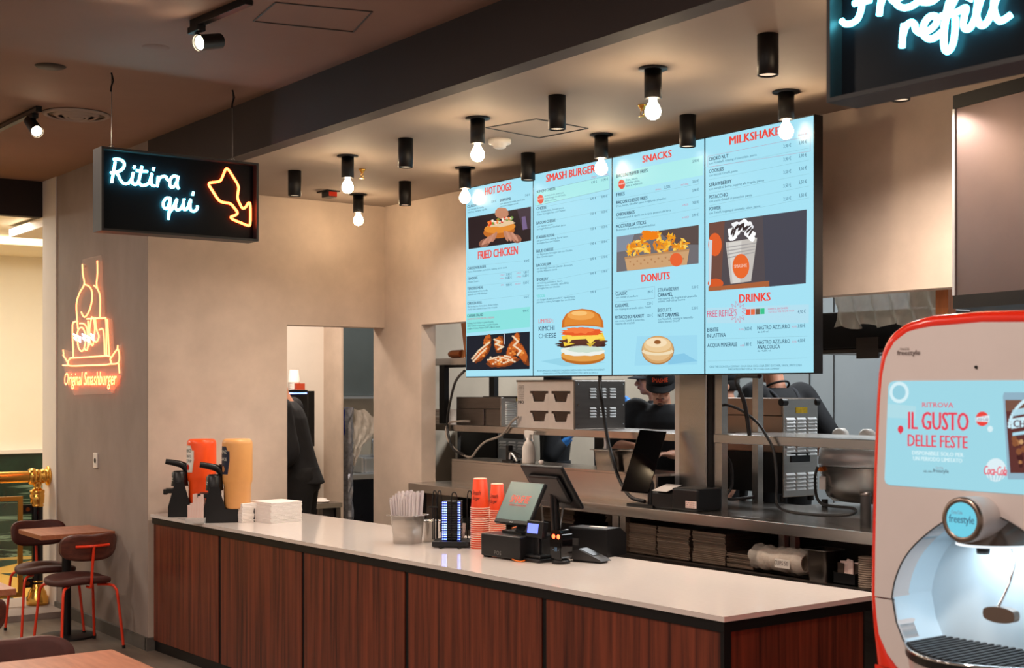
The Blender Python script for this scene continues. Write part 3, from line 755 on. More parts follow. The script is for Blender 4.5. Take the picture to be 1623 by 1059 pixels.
p.cut('divider_lines')
p.poly(B, [(43, 470), (356, 425), (355, 572), (42, 605)], (112, 108, 112)); p.poly(B, [(200, 448), (356, 425), (355, 500), (260, 500)], (90, 74, 70), 2); p.poly(B, [(43, 470), (110, 461), (90, 520), (43, 530)], (130, 140, 156), 2)
for k in range(120):
    u = r_.random(); x = 82 + u * 230; y = 540 - u * 24 - r_.random() * 70 * math.sin(math.pi * (.12 + .76 * u))
    p.blob(B, x, y, 15, 5.5, r_.choice([(248, 186, 50), (236, 152, 30), (255, 208, 90), (226, 132, 26)]), 4 + k % 4, 4, .0, k, r_.uniform(-1.7, 1.7))
for k in range(12): p.blob(B, 175 + r_.uniform(-24, 30), 468 + r_.uniform(-14, 12), 14, 9, (240, 130, 26), 8, 9, .4, k)
p.poly(B, [(74, 548), (322, 516), (312, 577), (84, 600)], (206, 162, 116), 9); p.poly(B, [(74, 548), (322, 516), (321, 524), (75, 556)], (186, 140, 94), 10)
for k in range(16): p.blob(B, 96 + k * 13.5, 566 - k * 1.6 + (k % 2) * 12, 3.4, 4, (182, 132, 88), 10, 8)
p.blob(B, 272, 558, 24, 26, (232, 100, 50), 11); p.text(B, 'SMASH', 254, 562, 290, 8, (214, 70, 40), .01)
p.cut('menu_picture')
p.text(B, 'DONUTS', 139, 643, 246, 29, RED, .065, True)
p.frame(B, [(37, 681), (188, 660), (188, 705), (36, 719)], (120, 140, 160))
item(p, B, 40, 695, 84, 'CLASSIC', (('con cristalli di zucchero', 125),), 13, 7.5); item(p, B, 38, 740, 90, 'CARAMEL', (('con topping al caramello salato, Twix®', 175),), 13, 7.5)
item(p, B, 38, 785, 148, 'PISTACCHIO PEANUT', (('con crema Galak® al pistacchio,', 150), ('topping alle arachidi', 112)), 13, 7.5)
for x, y, s, e in ((160, 686, '1,80 €', 182), (160, 730, '2,20 €', 182), (159, 776, '2,20 €', 182), (330, 668, '2,20 €', 355), (330, 748, '2,20 €', 354)): price(p, B, x, y, e, s, 10)
p.text(B, 'STRAWBERRY', 201, 681, 281, 14); item(p, B, 201, 700, 257, 'CARAMEL', (('con topping alla fragola e al caramello', 350), ('salato, mirtilli al burro', 305)), 14, 8)
p.text(B, 'BISCUITS', 201, 758, 253, 14); item(p, B, 201, 778, 282, 'NUT CARAMEL', (('con Nutella®, topping al caramello', 335), ('salato, biscotti Oreo®', 284)), 14, 8)
p.cut('divider_lines')
p.poly(B, [(120, 850), (350, 845), (350, 958), (110, 962)], (158, 218, 240)); p.poly(B, [(235, 925), (300, 915), (352, 945), (240, 958)], (136, 200, 230), 2)
for k, (rx, ry, c) in enumerate(((62, 55, (176, 120, 62)), (60, 52, (214, 166, 108)), (54, 44, (228, 190, 138)))): p.blob(B, 200, 903 - k * 2, rx, ry, c, 3 + k)
p.blob(B, 200, 908, 60, 15, (240, 222, 186), 6); p.blob(B, 200, 896, 56, 17, (222, 180, 122), 7); p.blob(B, 200, 882, 52, 28, (236, 202, 152), 8); p.blob(B, 196, 874, 40, 18, (246, 222, 184), 9); p.blob(B, 200, 872, 13, 8, (150, 92, 46), 10)
finish(p)

# milkshakes and drinks
p = screen(3, 'lit menu screen headed MILKSHAKES, rightmost of the four')
p.text(B, 'MILKSHAKES', 475, 120, 684, 32, RED, .065, True)
for x, y, s, e in ((685, 97, 'SMALL', 709), (736, 86, 'REGULAR', 771)): p.text(B, s, x, y, e, 6, PINK, .004)
p.frame(B, [(391, 164), (781, 86), (781, 143), (391, 204)], (190, 110, 140))
for s, y, e, d, de, ya, a, b2 in (('CHOKO NUT', 182, 470, 'con Nutella®, topping al cioccolato, panna', 578, 132, '3,90 €', '5,90 €'), ('COOKIES', 228, 452, 'con biscotti Oreo®, panna', 505, 182, '3,90 €', '5,90 €'),
        ('STRAWBERRY', 280, 482, 'con mirtilli al burro, topping alla fragola, panna', 606, 231, '3,50 €', '5,50 €'), ('PISTACCHIO', 327, 468, 'con crema Galak® al pistacchio, panna', 560, 283, '3,50 €', '5,50 €'), ('POWER', 372, 441, 'con Twix®, topping al caramello salato, panna', 592, 333, '2,50 €', '3,50 €')):
    item(p, B, 396, y, e, s, ((d, de),), 14, 8.5, 12); price(p, B, 680, ya, 709, a, 13); price(p, B, 739, ya - 13, 769, b2, 13)
    p.line(B, 393, y + 26, 776, y - 50)
p.cut('divider_lines')
p.poly(B, [(395, 418), (768, 366), (764, 648), (393, 678)], (82, 74, 78)); p.poly(B, [(600, 389), (768, 366), (764, 648), (610, 662)], (70, 70, 82), 2); p.poly(B, [(395, 418), (455, 410), (440, 675), (393, 678)], (112, 74, 62), 2)
p.blob(B, 418, 500, 26, 44, (226, 96, 40), 3); p.poly(B, [(395, 480), (408, 484), (402, 650), (394, 662)], (206, 214, 222), 4); p.blob(B, 420, 648, 30, 18, (214, 90, 40), 3)
p.poly(B, [(393, 663), (625, 638), (625, 660), (393, 678)], (170, 98, 58), 4)
p.poly(B, [(459, 492), (579, 474), (556, 640), (478, 650)], (196, 190, 184), 5); p.poly(B, [(470, 494), (520, 486), (515, 645), (486, 648)], (216, 212, 206), 6)
for k in range(4): p.poly(B, [(461 + k * 2.5, 510 + k * 13), (576 - k * 2, 492 + k * 12), (576 - k * 2, 495 + k * 12), (461 + k * 2.5, 514 + k * 13)], (160, 156, 156), 7)
p.blob(B, 518, 583, 32, 47, (232, 104, 44), 8); p.text(B, 'SMASHIE', 492, 590, 541, 13, (250, 225, 205), .02)
for k in range(26):
    a = math.pi * (1.0 + k / 25); x = 520 + 50 * math.cos(a) * r_.uniform(.5, 1); y = 474 + 62 * math.sin(a) * r_.uniform(.35, 1)
    p.blob(B, x, y, 17, 11, r_.choice([(244, 244, 246), (226, 226, 232), (255, 255, 255)]), 8 + k % 3, 10, .3, k, r_.uniform(-1, 1))
for k in range(11): p.blob(B, 486 + k * 7, 462 - 30 * math.sin(math.pi * (k + 1) / 13) + r_.uniform(-8, 8), 4, 17, (58, 44, 44), 12, 8, .3, k, .5 + r_.uniform(-.5, .5))
p.cut('menu_picture')
p.text(B, 'DRINKS', 512, 722, 630, 32, RED, .065, True)
p.poly(B, [(388, 742), (776, 728), (775, 800), (388, 800)], (180, 224, 240))
star = []
for k in range(24):
    a = 2 * math.pi * k / 24; r = (42 if k % 2 else 24) * (1.0 if k % 4 else .8); star.append((505 + r * .8 * math.cos(a), 757 + r * math.sin(a)))
for (xa, ya), (xb, yb) in zip(star, star[1:] + star[:1]): 
    a, b2 = p.pt(xa, ya, B, 3), p.pt(xb, yb, B, 3); d = b2 - a; nn = Vector((-d.z, 0, d.x)).normalized() * .0022; p.pic.add([a, b2, b2 + nn, a + nn], [(0, 1, 2, 3)], ink=PINK)
p.text(B, 'FREE REFILL\'S', 389, 778, 502, 25, PINK, .012)
for k, c in enumerate(((236, 84, 60), (232, 110, 70), (110, 96, 80), (60, 196, 140))): p.poly(B, [(537 + k * 18, 747 - k), (553 + k * 18, 746 - k), (553 + k * 18, 768 - k), (537 + k * 18, 769 - k)], c, 4)
p.text(B, 'RIEMPI IL BICCHIERE', 622, 750, 698, 7, PINK, .006); p.text(B, 'TUTTE LE VOLTE CHE VUOI', 622, 761, 720, 7, PINK, .006); price(p, B, 735, 763, 765, '4,90 €', 13)
for s, x, y, e in (('BIBITE', 390, 833, 432), ('IN LATTINA', 390, 855, 460), ('NASTRO AZZURRO', 581, 825, 705), ('ACQUA MINERALE', 390, 892, 503), ('NASTRO AZZURRO', 581, 880, 705), ('ANALCOLICA', 581, 899, 667)): p.text(B, s, x, y, e, 15, INK, .012)
for s, x, y, e in (('0,33L', 511, 827, 530), ('0,33L', 713, 817, 732), ('0,5L', 516, 888, 531), ('0,33L', 713, 874, 732)): p.text(B, s, x, y, e, 6.5, PINK, .003)
for s, x, y, e in (('3,00 €', 532, 828, 560), ('3,90 €', 735, 817, 763), ('1,80 €', 533, 887, 558), ('4,00 €', 735, 873, 763)): price(p, B, x, y, e, s, 13)
p.text(B, 'alc. 5,0% vol', 582, 837, 622, 6.5); p.text(B, 'alc. <0,05% vol', 582, 909, 632, 6.5)
for y in (862, 945): p.line(B, 390, y, 770, y - 12)
p.cut('refill_banner')
p.text(B, '©2025 THE COCA-COLA COMPANY. COCA-COLA, COCA-COLA ZERO ZUCCHERI, FANTA, SPRITE SONO', 398, 970, 750, 7.5, (70, 120, 145), .002)
p.text(B, 'MARCHI REGISTRATI DELLA THE COCA-COLA COMPANY', 470, 980, 665, 7.5, (70, 120, 145), .002)
finish(p)
# ---------------------------------------------------------------- the service counter
CZ = .91
cA, cB = PZ(238, 815, CZ), PZ(1148, 978, CZ)
cdir = (cB - cA).normalized(); cang = math.atan2(cdir.y, cdir.x); cL = (cB - cA).length
CM = Matrix.Translation(cA - Vector((0, 0, CZ))) @ Matrix.Rotation(cang, 4, 'Z'); CI = CM.inverted()
def cs(px, py, z, t=.02):                   # along-counter coordinate where a pixel's sight line meets the front plane
    n = CM.to_3x3() @ Vector((0, 1, 0)); o = CM @ Vector((0, t, 0)); r = ray(px, py)
    return (CI @ (CAM + r * ((o - CAM).dot(n) / r.dot(n)))).x
bk0 = CI @ PZ(592, 830, CZ); bk1 = CI @ PZ(1378, 939, CZ)
dl, dr = bk0.y, bk1.y + .01
xr = (CI @ PZ(1378, 945, CZ)).x
poly = [(.0, 0), (cL, 0), (xr, dr), (.0, dl)]
ct = thing('counter_worktop', 'long glossy pale stone worktop running along the walnut counter', 'worktop', cA, cang)
obj('slab', MB().prism(poly, lambda u, v, w: Vector((u, v, w)), -.02, 0), 'quartz', ct, bevel=.003)
t = thing('service_counter', 'long walnut-panelled service counter with black frame strips below the pale worktop', 'counter', (cA.x, cA.y, 0), cang)
obj('body', MB().prism([(.03, .045), (cL - .05, .045), (xr - .05, dr - .06), (.03, dl - .06)], lambda u, v, w: Vector((u, v, w)), .0, CZ - .021), 'black_metal', t)
obj('top_rail', MB().prism([(.004, .012), (cL - .012, .012), (xr - .012, dr - .03), (.004, dl - .03)], lambda u, v, w: Vector((u, v, w)), CZ - .062, CZ - .0205), 'black_metal', t)
obj('kick_rail', MB().box(.004, cL - .03, .03, .06, 0, .068), 'black_metal', t)
div = [.0] + [cs(x, y, 0) for x, y in ((348, 900), (480, 920), (644, 950), (862, 1000))] + [cL - .012]
for k in range(5):
    a, b2 = div[k] + (.016 if k else .012), div[k + 1] - .016
    obj('front_panel', MB().box(a, b2, .02, .045, .07, CZ - .064), 'walnut', t, bevel=.0015)
    if k: obj('frame_strip', MB().box(div[k] - .016, div[k] + .016, .026, .046, .07, CZ - .06), 'black_metal', t)
obj('corner_post', MB().box(cL - .03, cL - .012, .012, .05, 0, CZ - .06), 'black_metal', t)
obj('end_panel', MB().prism([(cL - .05, .06), (cL - .025, .06), (xr - .025, dr - .1), (xr - .05, dr - .1)], lambda u, v, w: Vector((u, v, w)), .07, CZ - .064), 'walnut', t, bevel=.0015)
def on(px, py): return PZ(px, py, CZ)
def sc(p): return mpp(p)

# ---- sauce dispensers
def sauce(px, py, label, mat, ht, sticker, name):
    p = on(px, py); a = -.38
    t = thing('sauce_dispenser', label, 'sauce dispenser', p, a, 'pump sauce dispensers')
    b = MB().prism([(-.16, 0), (.16, 0), (.16, .085), (-.02, .085), (-.06, .225), (-.115, .225), (-.16, .06)], lambda u, v, w: Vector((w, u, v)), -.058, .058)
    obj('base', b, 'black_plastic', t, bevel=.008)
    obj('drip_ledge', MB().box(-.055, .055, -.175, -.12, .155, .185).box(-.02, .02, -.19, -.16, .145, .18), 'black_plastic', t, bevel=.006)
    obj('pump_head', MB().lathe([(0, .30), (.036, .298), (.050, .285), (.052, .225), (.056, .2)], (0, -.085, 0)), 'black_plastic', t)
    pts = [(0, -.02, .27), (0, -.06, .33), (0, -.12, .35), (0, -.175, .36)]
    h = obj('pump_lever', MB().tube(bez(pts, 5), .016, 8, radii=[.026 - .0006 * i for i in range(16)]).tube(bez([(0, .03, .25), (0, -.03, .325), (0, -.075, .35)], 5), .012, 8), 'black_plastic', t)
    b = MB().lathe([(0, .085), (.076, .085), (.084, .095), (.084, ht * .44), (.092, ht * .48), (.095, ht * .51), (.095, ht - .03), (.091, ht - .012), (.078, ht), (0, ht)], (0, .055, 0), 36)
    bt = obj('bottle', b, mat, t); bt['label'] = name
    bb = MB()
    R = .0958
    def cp(u, z): return Vector((R * math.sin(u), .055 - R * math.cos(u), z))
    zc = ht * .74
    for lay, (sx, sz, ink) in enumerate(((1, 1, sticker[0]), (.86, .88, sticker[1]))):
        R = .0958 + .0006 * lay
        pl = [(-.42, -.085), (.42, -.085), (.5, .01), (.58, .045), (.36, .085), (-.36, .085), (-.58, .045), (-.5, .01)]
        N = 8
        vs = []
        for i in range(N + 1):
            u = -.58 + 1.16 * i / N
            zt = .09 * sz if abs(u) < .4 else .06 * sz; zb = -.085 * sz if abs(u) < .45 else .0
            vs += [cp(u * sx, zc + zb), cp(u * sx, zc + zt)]
        bb.add(vs, [(2 * i, 2 * i + 2, 2 * i + 3, 2 * i + 1) for i in range(N)], True, sticker[lay])
    R = .0974
    for s, z, hh2, w, ink in sticker[2]:
        vs, fs, tw = text_mesh(s)
        k = w / tw
        bb.add([cp((v.x * k - w / 2) / R, zc + z + v.y * hh2) for v in vs], fs, ink=ink)
    bb.add([cp(.0 + .17 * math.cos(i * .524), zc - .052 + .02 * math.sin(i * .524)) for i in range(12)], [tuple(range(12))], ink=sticker[3])
    st = obj('bottle_label', bb, 'ink_print', t)
    st.rotation_euler = (0, 0, .42); st.location = (.055 * math.sin(.42), .055 * (1 - math.cos(.42)), 0)
    lg = MB(); vs, fs, tw = text_mesh('HEINZ'); k = .07 / tw; R2 = .0535
    lg.add([Vector((R2 * math.sin((v.x * k - .035) / R2), -.085 - R2 * math.cos((v.x * k - .035) / R2), .235 + v.y * .02)) for v in vs], fs, ink=(240, 240, 236))
    obj('pump_lettering', lg, 'ink_print', t)
    return t
M('ketchup_red', (250, 84, 26), .35, noise=.02, scale=20, coat=.2)
M('mustard_tan', (226, 164, 98), .4, noise=.02, scale=20)
sauce(306, 818, 'bright orange-red ketchup bottle in a black pump dispenser, left of the pair', 'ketchup_red', .505, ((228, 224, 210), (240, 238, 230), [('HEINZ', .045, .022, .07, (40, 60, 50)), ('TOMATO', .012, .018, .07, (40, 40, 40)), ('KETCHUP', -.02, .02, .075, (40, 40, 40))], (214, 50, 30)), 'bright orange-red bottle')
sauce(362, 827, 'tan sauce bottle in a black pump dispenser, right of the pair', 'mustard_tan', .52, ((36, 40, 66), (24, 28, 54), [('HEINZ', .045, .022, .07, (230, 226, 214)), ('SAUCE', .0, .02, .07, (230, 226, 214))], (190, 130, 80)), 'tan bottle')
# clear divider bottle between them and the paper sticks in a low holder
p = on(349, 815)
o = obj('plastic_beaker', MB().lathe([(0, 0), (.03, 0), (.036, .33), (.034, .33), (.028, .004), (0, .004)]), 'clear', loc=p + Vector((0, .03, 0))); tag(o, 'tall clear plastic beaker between the two sauce bottles', 'beaker')
p = on(312, 829)
t = thing('stick_holder', 'small low clear tray holding paper sticks between the sauce pumps', 'holder', p, .9)
obj('tray', MB().box(-.06, .06, -.045, .045, 0, .006).box(-.06, .06, -.045, -.04, .006, .035).box(-.06, .06, .04, .045, .006, .035).box(-.06, -.055, -.04, .04, .006, .035).box(.055, .06, -.04, .04, .006, .035), 'film', t)
M('paper_pink', (238, 222, 216), .8, rgb2=(232, 190, 176), scale=18, stretch=(3, 3, .5))
for k in range(12):
    q = Matrix.Rotation(.9, 3, 'Z') @ Vector((-.043 + (k % 6) * .0165, -.022 + (k // 6) * .036, .007))
    hgt = .15 + .012 * ((k * 7) % 3) - (.045 if k % 6 < 2 else 0)
    o = obj('paper_stick', MB().box(-.0085, .0085, -.0035, .0035, 0, hgt), 'paper_pink', loc=p + q, rot=(0, 0, .9 + .1 * (k % 3 - 1)))
    tag(o, 'paper-wrapped stick standing in the low tray between the sauce pumps', 'paper stick', 'paper sticks between the sauce pumps')

# ---- napkin stacks
def napkins(px, py, n, rz, label, lx=.165, ly=.165):
    p = on(px, py)
    for k in range(n):
        z = k * .0085
        r_.seed(k + px)
        m = MB(); h = .008
        m.prism([(-lx / 2, 0), (lx / 2, 0), (lx / 2, h * .4), (lx / 2, h), (-lx / 2, h)], lambda u, v, w: Vector((u, w, v + z)), -ly / 2, ly / 2)
        o = obj('napkin_pad', m, 'paper', loc=p + Vector((r_.uniform(-.002, .002), r_.uniform(-.002, .002), 0)), rot=(0, 0, rz + r_.uniform(-.02, .02)), bevel=.002)
        tag(o, label, 'napkins', 'paper napkins on the counter')
napkins(438, 826, 15, .12, 'folded white paper napkin in the right, wider stack on the worktop', .23, .23)
napkins(397, 826, 14, .12, 'folded white paper napkin in the left stack beside the tan sauce dispenser', .13, .20)

# ---- straws in a steel container, small steel pot
p = on(646, 861)
t = thing('steel_container', 'square steel container full of wrapped straws on the worktop', 'container', p, .35)
def tub(w0, w1, h, rim=.015, th=.003, d0=None, d1=None):
    m = MB(); d0 = d0 or w0; d1 = d1 or w1
    def ring(w, d, z, k=6):
        pts = []
        for cx, cy, a0 in ((1, 1, 0), (-1, 1, 1), (-1, -1, 2), (1, -1, 3)):
            r = min(w, d) * .22
            for i in range(k + 1):
                a = math.pi / 2 * (a0 + i / k); pts.append(Vector((cx * (w / 2 - r) + r * math.cos(a), cy * (d / 2 - r) + r * math.sin(a), z)))
        return pts
    R = [ring(w0, d0, 0), ring(w1, d1, h - .004), ring(w1 + 2 * rim, d1 + 2 * rim, h - .003), ring(w1 + 2 * rim, d1 + 2 * rim, h), ring(w1 - th, d1 - th, h), ring(w0 - th, d0 - th, th)]
    n = len(R[0]); vs = [v for g in R for v in g]
    fs = [(j * n + i, j * n + (i + 1) % n, (j + 1) * n + (i + 1) % n, (j + 1) * n + i) for j in range(5) for i in range(n)]
    m.add(vs, fs, True); m.add(R[0], [tuple(range(n))[::-1]]); m.add(R[5], [tuple(range(n))])
    return m
s = mpp(p)
obj('pan', tub(.125, .150, .155, .02), 'steel', t)
M('straw_paper', (236, 226, 222), .7, rgb2=(206, 196, 200), scale=30, stretch=(1, 1, .1))
for k in range(56):
    i, j = k % 8, k // 8
    a = Matrix.Rotation(.35, 3, 'Z')
    x, y = -.060 + i * .0165 + (.006 if j % 2 else 0), -.056 + j * .0175
    bq = a @ Vector((x * .8, y * .8, .006)); tp = a @ Vector((x * 1.12, y * 1.1, .235 + .012 * ((k * 5) % 4)))
    m = MB().tube([bq, bq.lerp(tp, .5), tp], .0078, 6).box(tp.x - .007, tp.x + .007, tp.y - .003, tp.y + .003, tp.z, tp.z + .012)
    o = obj('wrapped_straw', m, 'straw_paper', loc=p); tag(o, 'white paper-wrapped straw standing in the steel container', 'straw', 'wrapped straws in the steel container')
p = on(684, 858)
t = thing('steel_pot', 'small round steel pot with a rim beside the straw container', 'pot', p)
obj('body', MB().lathe([(0, 0), (.042, 0), (.045, .004), (.047, .10), (.056, .107), (.058, .116), (.052, .116), (.044, .108), (.041, .006), (0, .006)]), 'steel', t)
obj('lid_ring', MB().lathe([(.0, .10), (.04, .102), (.044, .104)]), 'steel_dark', t)

# ---- pager rack with blue leds
p = on(717, 866)
t = thing('pager_rack', 'black charging rack of stacked pagers between the steel pot and the orange cups', 'charging rack', p, .88)
obj('base', MB().box(-.10, .10, -.085, .085, .006, .035), 'black_plastic', t, bevel=.006)
b = MB()
for s_ in (-1, 1): b.tube(bez([(s_ * .075, -.03, .03), (s_ * .06, -.10, .006), (s_ * .045, -.125, .003), (s_ * .03, -.10, .01)], 4), .002, 6)
obj('rack_feet', b, 'black_metal', t)
for x0_, x1_, yy in ((-.11, -.09, .05), (-.085, -.065, .055), (.0, .03, -.055), (.075, .10, .05)):
    obj('guide_wire', MB().tube(bez([(x0_, yy, .03), (x0_, yy, .25), ((x0_ + x1_) / 2, yy, .29), (x1_, yy, .25), (x1_, yy, .03)], 6), .0032, 6), 'black_metal', t)
obj('side_arm', MB().box(-.13, -.08, .03, .045, .20, .207).cyl((-.1, .04, .03), (-.1, .04, .2), .004), 'black_metal', t)
for k in range(16):
    g = thing('pager', 'black square pager with blue lights in the stacked charging rack', 'pager', p + Vector((0, 0, .037 + k * .0128)), .88, 'pagers stacked in the charging rack')
    obj('case', MB().box(-.05, .05, -.05, .05, 0, .0118), 'black_plastic', g, bevel=.003)
    for x in (-.037, .037):
        m = MB()
        for dx in ((-.009, 0, .009) if x < 0 else (-.005, .006)): m.box(x + dx - .0028 - .001 * (x > 0), x + dx + .0028 + .001 * (x > 0), -.0515, -.049, .003, .0095)
        obj('led_row', m, 'led_blue', g)
o = obj('card', MB().box(-.05, .05, -.004, .0, .0, .08), 'paper_pink', loc=p + Vector((-.06, .075, .036)), rot=(-.15, 0, .2)); tag(o, 'pale paper slip tucked behind the pager rack', 'paper slip')

# ---- paper cups
def cup(p, label, z, grp, upside=True, top=False):
    t = thing('paper_cup', label, 'paper cup', p + Vector((0, 0, z)), 0, grp)
    return t
def cups(px, py, n, label, toplabel, grp, k0=1.0):
    p = on(px, py)
    h, r0, r1, st = .155 * k0, .050 * k0, .037 * k0, .0112
    first = None
    for k in range(n):
        if first is None:
            first = thing('paper_cup', label, 'paper cup', p, 0, grp)
            bd = obj('cup_wall', MB().lathe([(r0 - .002, .004), (r1 - .001, h - .001), (r1 - .004, h)], n=24), 'cup_orange', first)
            obj('cup_rim', MB().lathe([(r0, .0), (r0 + .0025, .002), (r0 + .002, .005), (r0 - .002, .005)], n=24), 'cup_rim', first)
            obj('cup_base', MB().lathe([(r1, h - .002), (r1 - .004, h + .001), (r1 - .006, h - .008), (0, h - .008)], n=24), 'cup_rim', first)
        else:
            dup(first, p + Vector((0, 0, k * st)), 0)
    last = dup(first, p + Vector((0, 0, n * st)), .4, toplabel)
    m = MB()
    for wd, z, hh2, w, ink in (('Smash', .072, .022, .05, (90, 24, 16)), ('Burger', .045, .018, .045, (90, 24, 16))):
        vs, fs, tw = text_mesh(wd, 0, .3); kk = w / tw
        def q(v):
            zz = z + v.y * hh2; R = r0 + (r1 - r0) * zz / h + .0008; u = (v.x * kk - w / 2) / R - 1.0
            return Vector((R * math.sin(u + 1.05), -R * math.cos(u + 1.05), zz))
        for dz in (0, .001): m.add([q(v) + Vector((0, 0, dz)) for v in vs], fs, ink=ink)
    lt = obj('cup_lettering', m, 'ink_print', last); lt['label'] = 'dark script lettering on the cup'
M('cup_orange', (238, 70, 24), .45, noise=.02, scale=20)
M('cup_rim', (246, 196, 170), .5, noise=.02, scale=20)
cups(761, 870, 19, 'orange paper cup with a pale rim nested upside down in the taller stack', 'topmost orange paper cup of the taller stack, beside the pager rack', 'taller stack of orange paper cups', 1.0)
cups(788, 858, 15, 'orange paper cup with a pale rim in the shorter stack behind the till screen', 'topmost orange paper cup of the shorter stack behind the till screen', 'shorter stack of orange paper cups', .95)

# ---- till: cash box, touch screen, second screen back to back
p = on(818, 884)
t = thing('cash_box', 'low black till box under the tilted touch screen on the worktop', 'till box', p, .12)
obj('case', MB().box(-.15, .13, -.10, .16, .008, .118), 'black_plastic', t, bevel=.006)
obj('feet', MB().box(-.14, -.11, -.09, -.06, 0, .01).box(.09, .12, -.09, -.06, 0, .01).box(-.14, -.11, .11, .14, 0, .01).box(.09, .12, .11, .14, 0, .01), 'rubber', t)
m = MB(); put_text(m, 'POS', (-.05, -.1008, .02), (1, 0, 0), (0, 0, 1), .05, .02, (120, 118, 116)); obj('case_lettering', m, 'ink_print', t)
def slab_from(corners, th):                   # a flat tilted device through four world points, given thickness backwards
    a, b2, c, d = [Vector(q) for q in corners]
    n = (b2 - a).cross(d - a).normalized()
    return a, b2, c, d, n
M('till_display', (40, 58, 55), .25, emis=(.05, .10, .09), strength=1, rgb2=(56, 70, 66), scale=3)
def tilt_screen(name, label, cat, base, cen, wdt, hgt, yaw, pitch, roll=0, th=.02):
    t = thing(name, label, cat, base, 0)
    mt = Matrix.Translation(Vector(cen) - Vector(base)) @ Matrix.Rotation(yaw, 4, 'Z') @ Matrix.Rotation(pitch, 4, 'X') @ Matrix.Rotation(roll, 4, 'Y')
    return t, mt
c = PD(823, 797, depth(p) + .02); c = Vector(c)
t, mt = tilt_screen('till_screen', 'square touch screen tilted back on the till box, showing the burger logo', 'touch screen', p + Vector((0, 0, .118)), c, .27, .22, .10, -.52, 0)
w_, h_ = .128, .116
obj('bezel', MB().box(-w_, w_, 0, .022, -h_, h_).xf(mt), 'black_plastic', t, bevel=.006)
obj('display', MB().box(-w_ + .008, w_ - .008, -.001, 0.0, -h_ + .022, h_ - .006).xf(mt), 'till_display', t)
m = MB(); put_text(m, 'SMASHIE', mt @ Vector((-.07, -.0018, -.002)), mt.to_3x3() @ Vector((1, 0, 0)), mt.to_3x3() @ Vector((0, 0, 1)), .14, .042, (255, 120, 96), .03, .15)
put_text(m, 'ORIGINAL SMASHBURGER', mt @ Vector((-.066, -.0018, -.02)), mt.to_3x3() @ Vector((1, 0, 0)), mt.to_3x3() @ Vector((0, 0, 1)), .125, .010, (226, 96, 80), .02)
lt = obj('screen_logo', m, 'screen_print', t)
obj('power_led', MB().box(w_ - .004, w_ + .001, -.001, .004, -h_ + .004, -h_ + .016).xf(mt), 'led_green', t)
m = MB(); put_text(m, 'oo', mt @ Vector((-.012, -.0018, -h_ + .006)), mt.to_3x3() @ Vector((1, 0, 0)), mt.to_3x3() @ Vector((0, 0, 1)), .024, .010, (200, 200, 196), .05)
obj('maker_mark', m, 'ink_print', t)
tp = mt @ Vector((0, .022, -.03))
obj('stand', MB().tube([tp, Vector((tp.x, tp.y + .01, .03)), Vector((tp.x * .6, tp.y - .01, .0))], .025, 10).box(-.09, .07, -.02, .10, 0, .012), 'black_plastic', t)
p2 = on(872, 872)
c2 = Vector(PD(873, 773, depth(p2) - .02))
t, mt = tilt_screen('operator_screen', 'black back of the operator screen leaning away behind the till screen', 'touch screen', p2, c2, .3, .25, .10, .62, 0)
w_, h_ = .155, .135
obj('bezel', MB().box(-w_, w_, 0, .02, -h_, h_).xf(mt), 'black_plastic', t, bevel=.007)
obj('rear_cover', MB().box(-w_ + .04, w_ - .04, -.02, .002, -h_ + .05, h_ - .05).xf(mt), 'black_plastic', t, bevel=.01)
lo = mt @ Vector((0, .01, -.02))
obj('stand', MB().tube([lo, Vector((lo.x, lo.y + .02, .06)), Vector((lo.x, lo.y - .02, .004))], .024, 10).box(lo.x - .1, lo.x + .1, lo.y - .1, lo.y + .08, 0, .014), 'black_plastic', t)
# cables behind the till
def cable(name, pts, r, mat, label, cat='cable', group=None):
    b = MB().tube(bez(pts, 7), r, 7); o = obj(name, b, mat); tag(o, label, cat, group); return o
z1 = CZ + .006
cable('power_cable', [on(858, 832) + Vector((0, 0, .12)), on(866, 872) + Vector((0, 0, .02)), on(880, 876) + Vector((0, 0, .0125)), on(893, 838) + Vector((0, 0, .14))], .006, 'cable', 'black cable looping under the operator screen')
cable('data_cable', [on(845, 840) + Vector((0, 0, .13)), on(836, 868) + Vector((0, 0, .135)), on(822, 872) + Vector((0, 0, .124)), on(812, 876) + Vector((0, 0, .124))], .0035, 'cable_orange', 'orange cable lying on top of the black till box')
cable('data_cable', [on(808, 878) + Vector((0, 0, .035)), on(811, 888) + Vector((0, 0, .01)), on(824, 892) + Vector((0, 0, .006)), on(836, 889) + Vector((0, 0, .006))], .0035, 'cable_orange', 'orange cable curling out at the foot of the till box')
# customer display
p = on(852, 890)
t = thing('customer_display', 'small pole display with a lit blue window on a black foot', 'customer display', p, .1)
obj('foot', MB().box(-.065, .065, -.05, .05, 0, .018).box(-.055, .055, -.04, .042, .018, .034), 'black_plastic', t, bevel=.006)
obj('pole', MB().box(-.02, .02, -.012, .012, .03, .12), 'black_plastic', t, bevel=.004)
mt = Matrix.Translation((0, -.005, .155)) @ Matrix.Rotation(-.15, 4, 'X')
obj('head', MB().box(-.058, .058, -.018, .018, -.042, .042).xf(mt), 'black_plastic', t, bevel=.005)
M('lcd_blue', (110, 130, 255), .3, emis=(.18, .24, .95), strength=1.1, noise=.05, scale=40)
obj('lcd', MB().box(-.046, .028, -.0195, -.018, -.02, .026).xf(mt), 'lcd_blue', t)
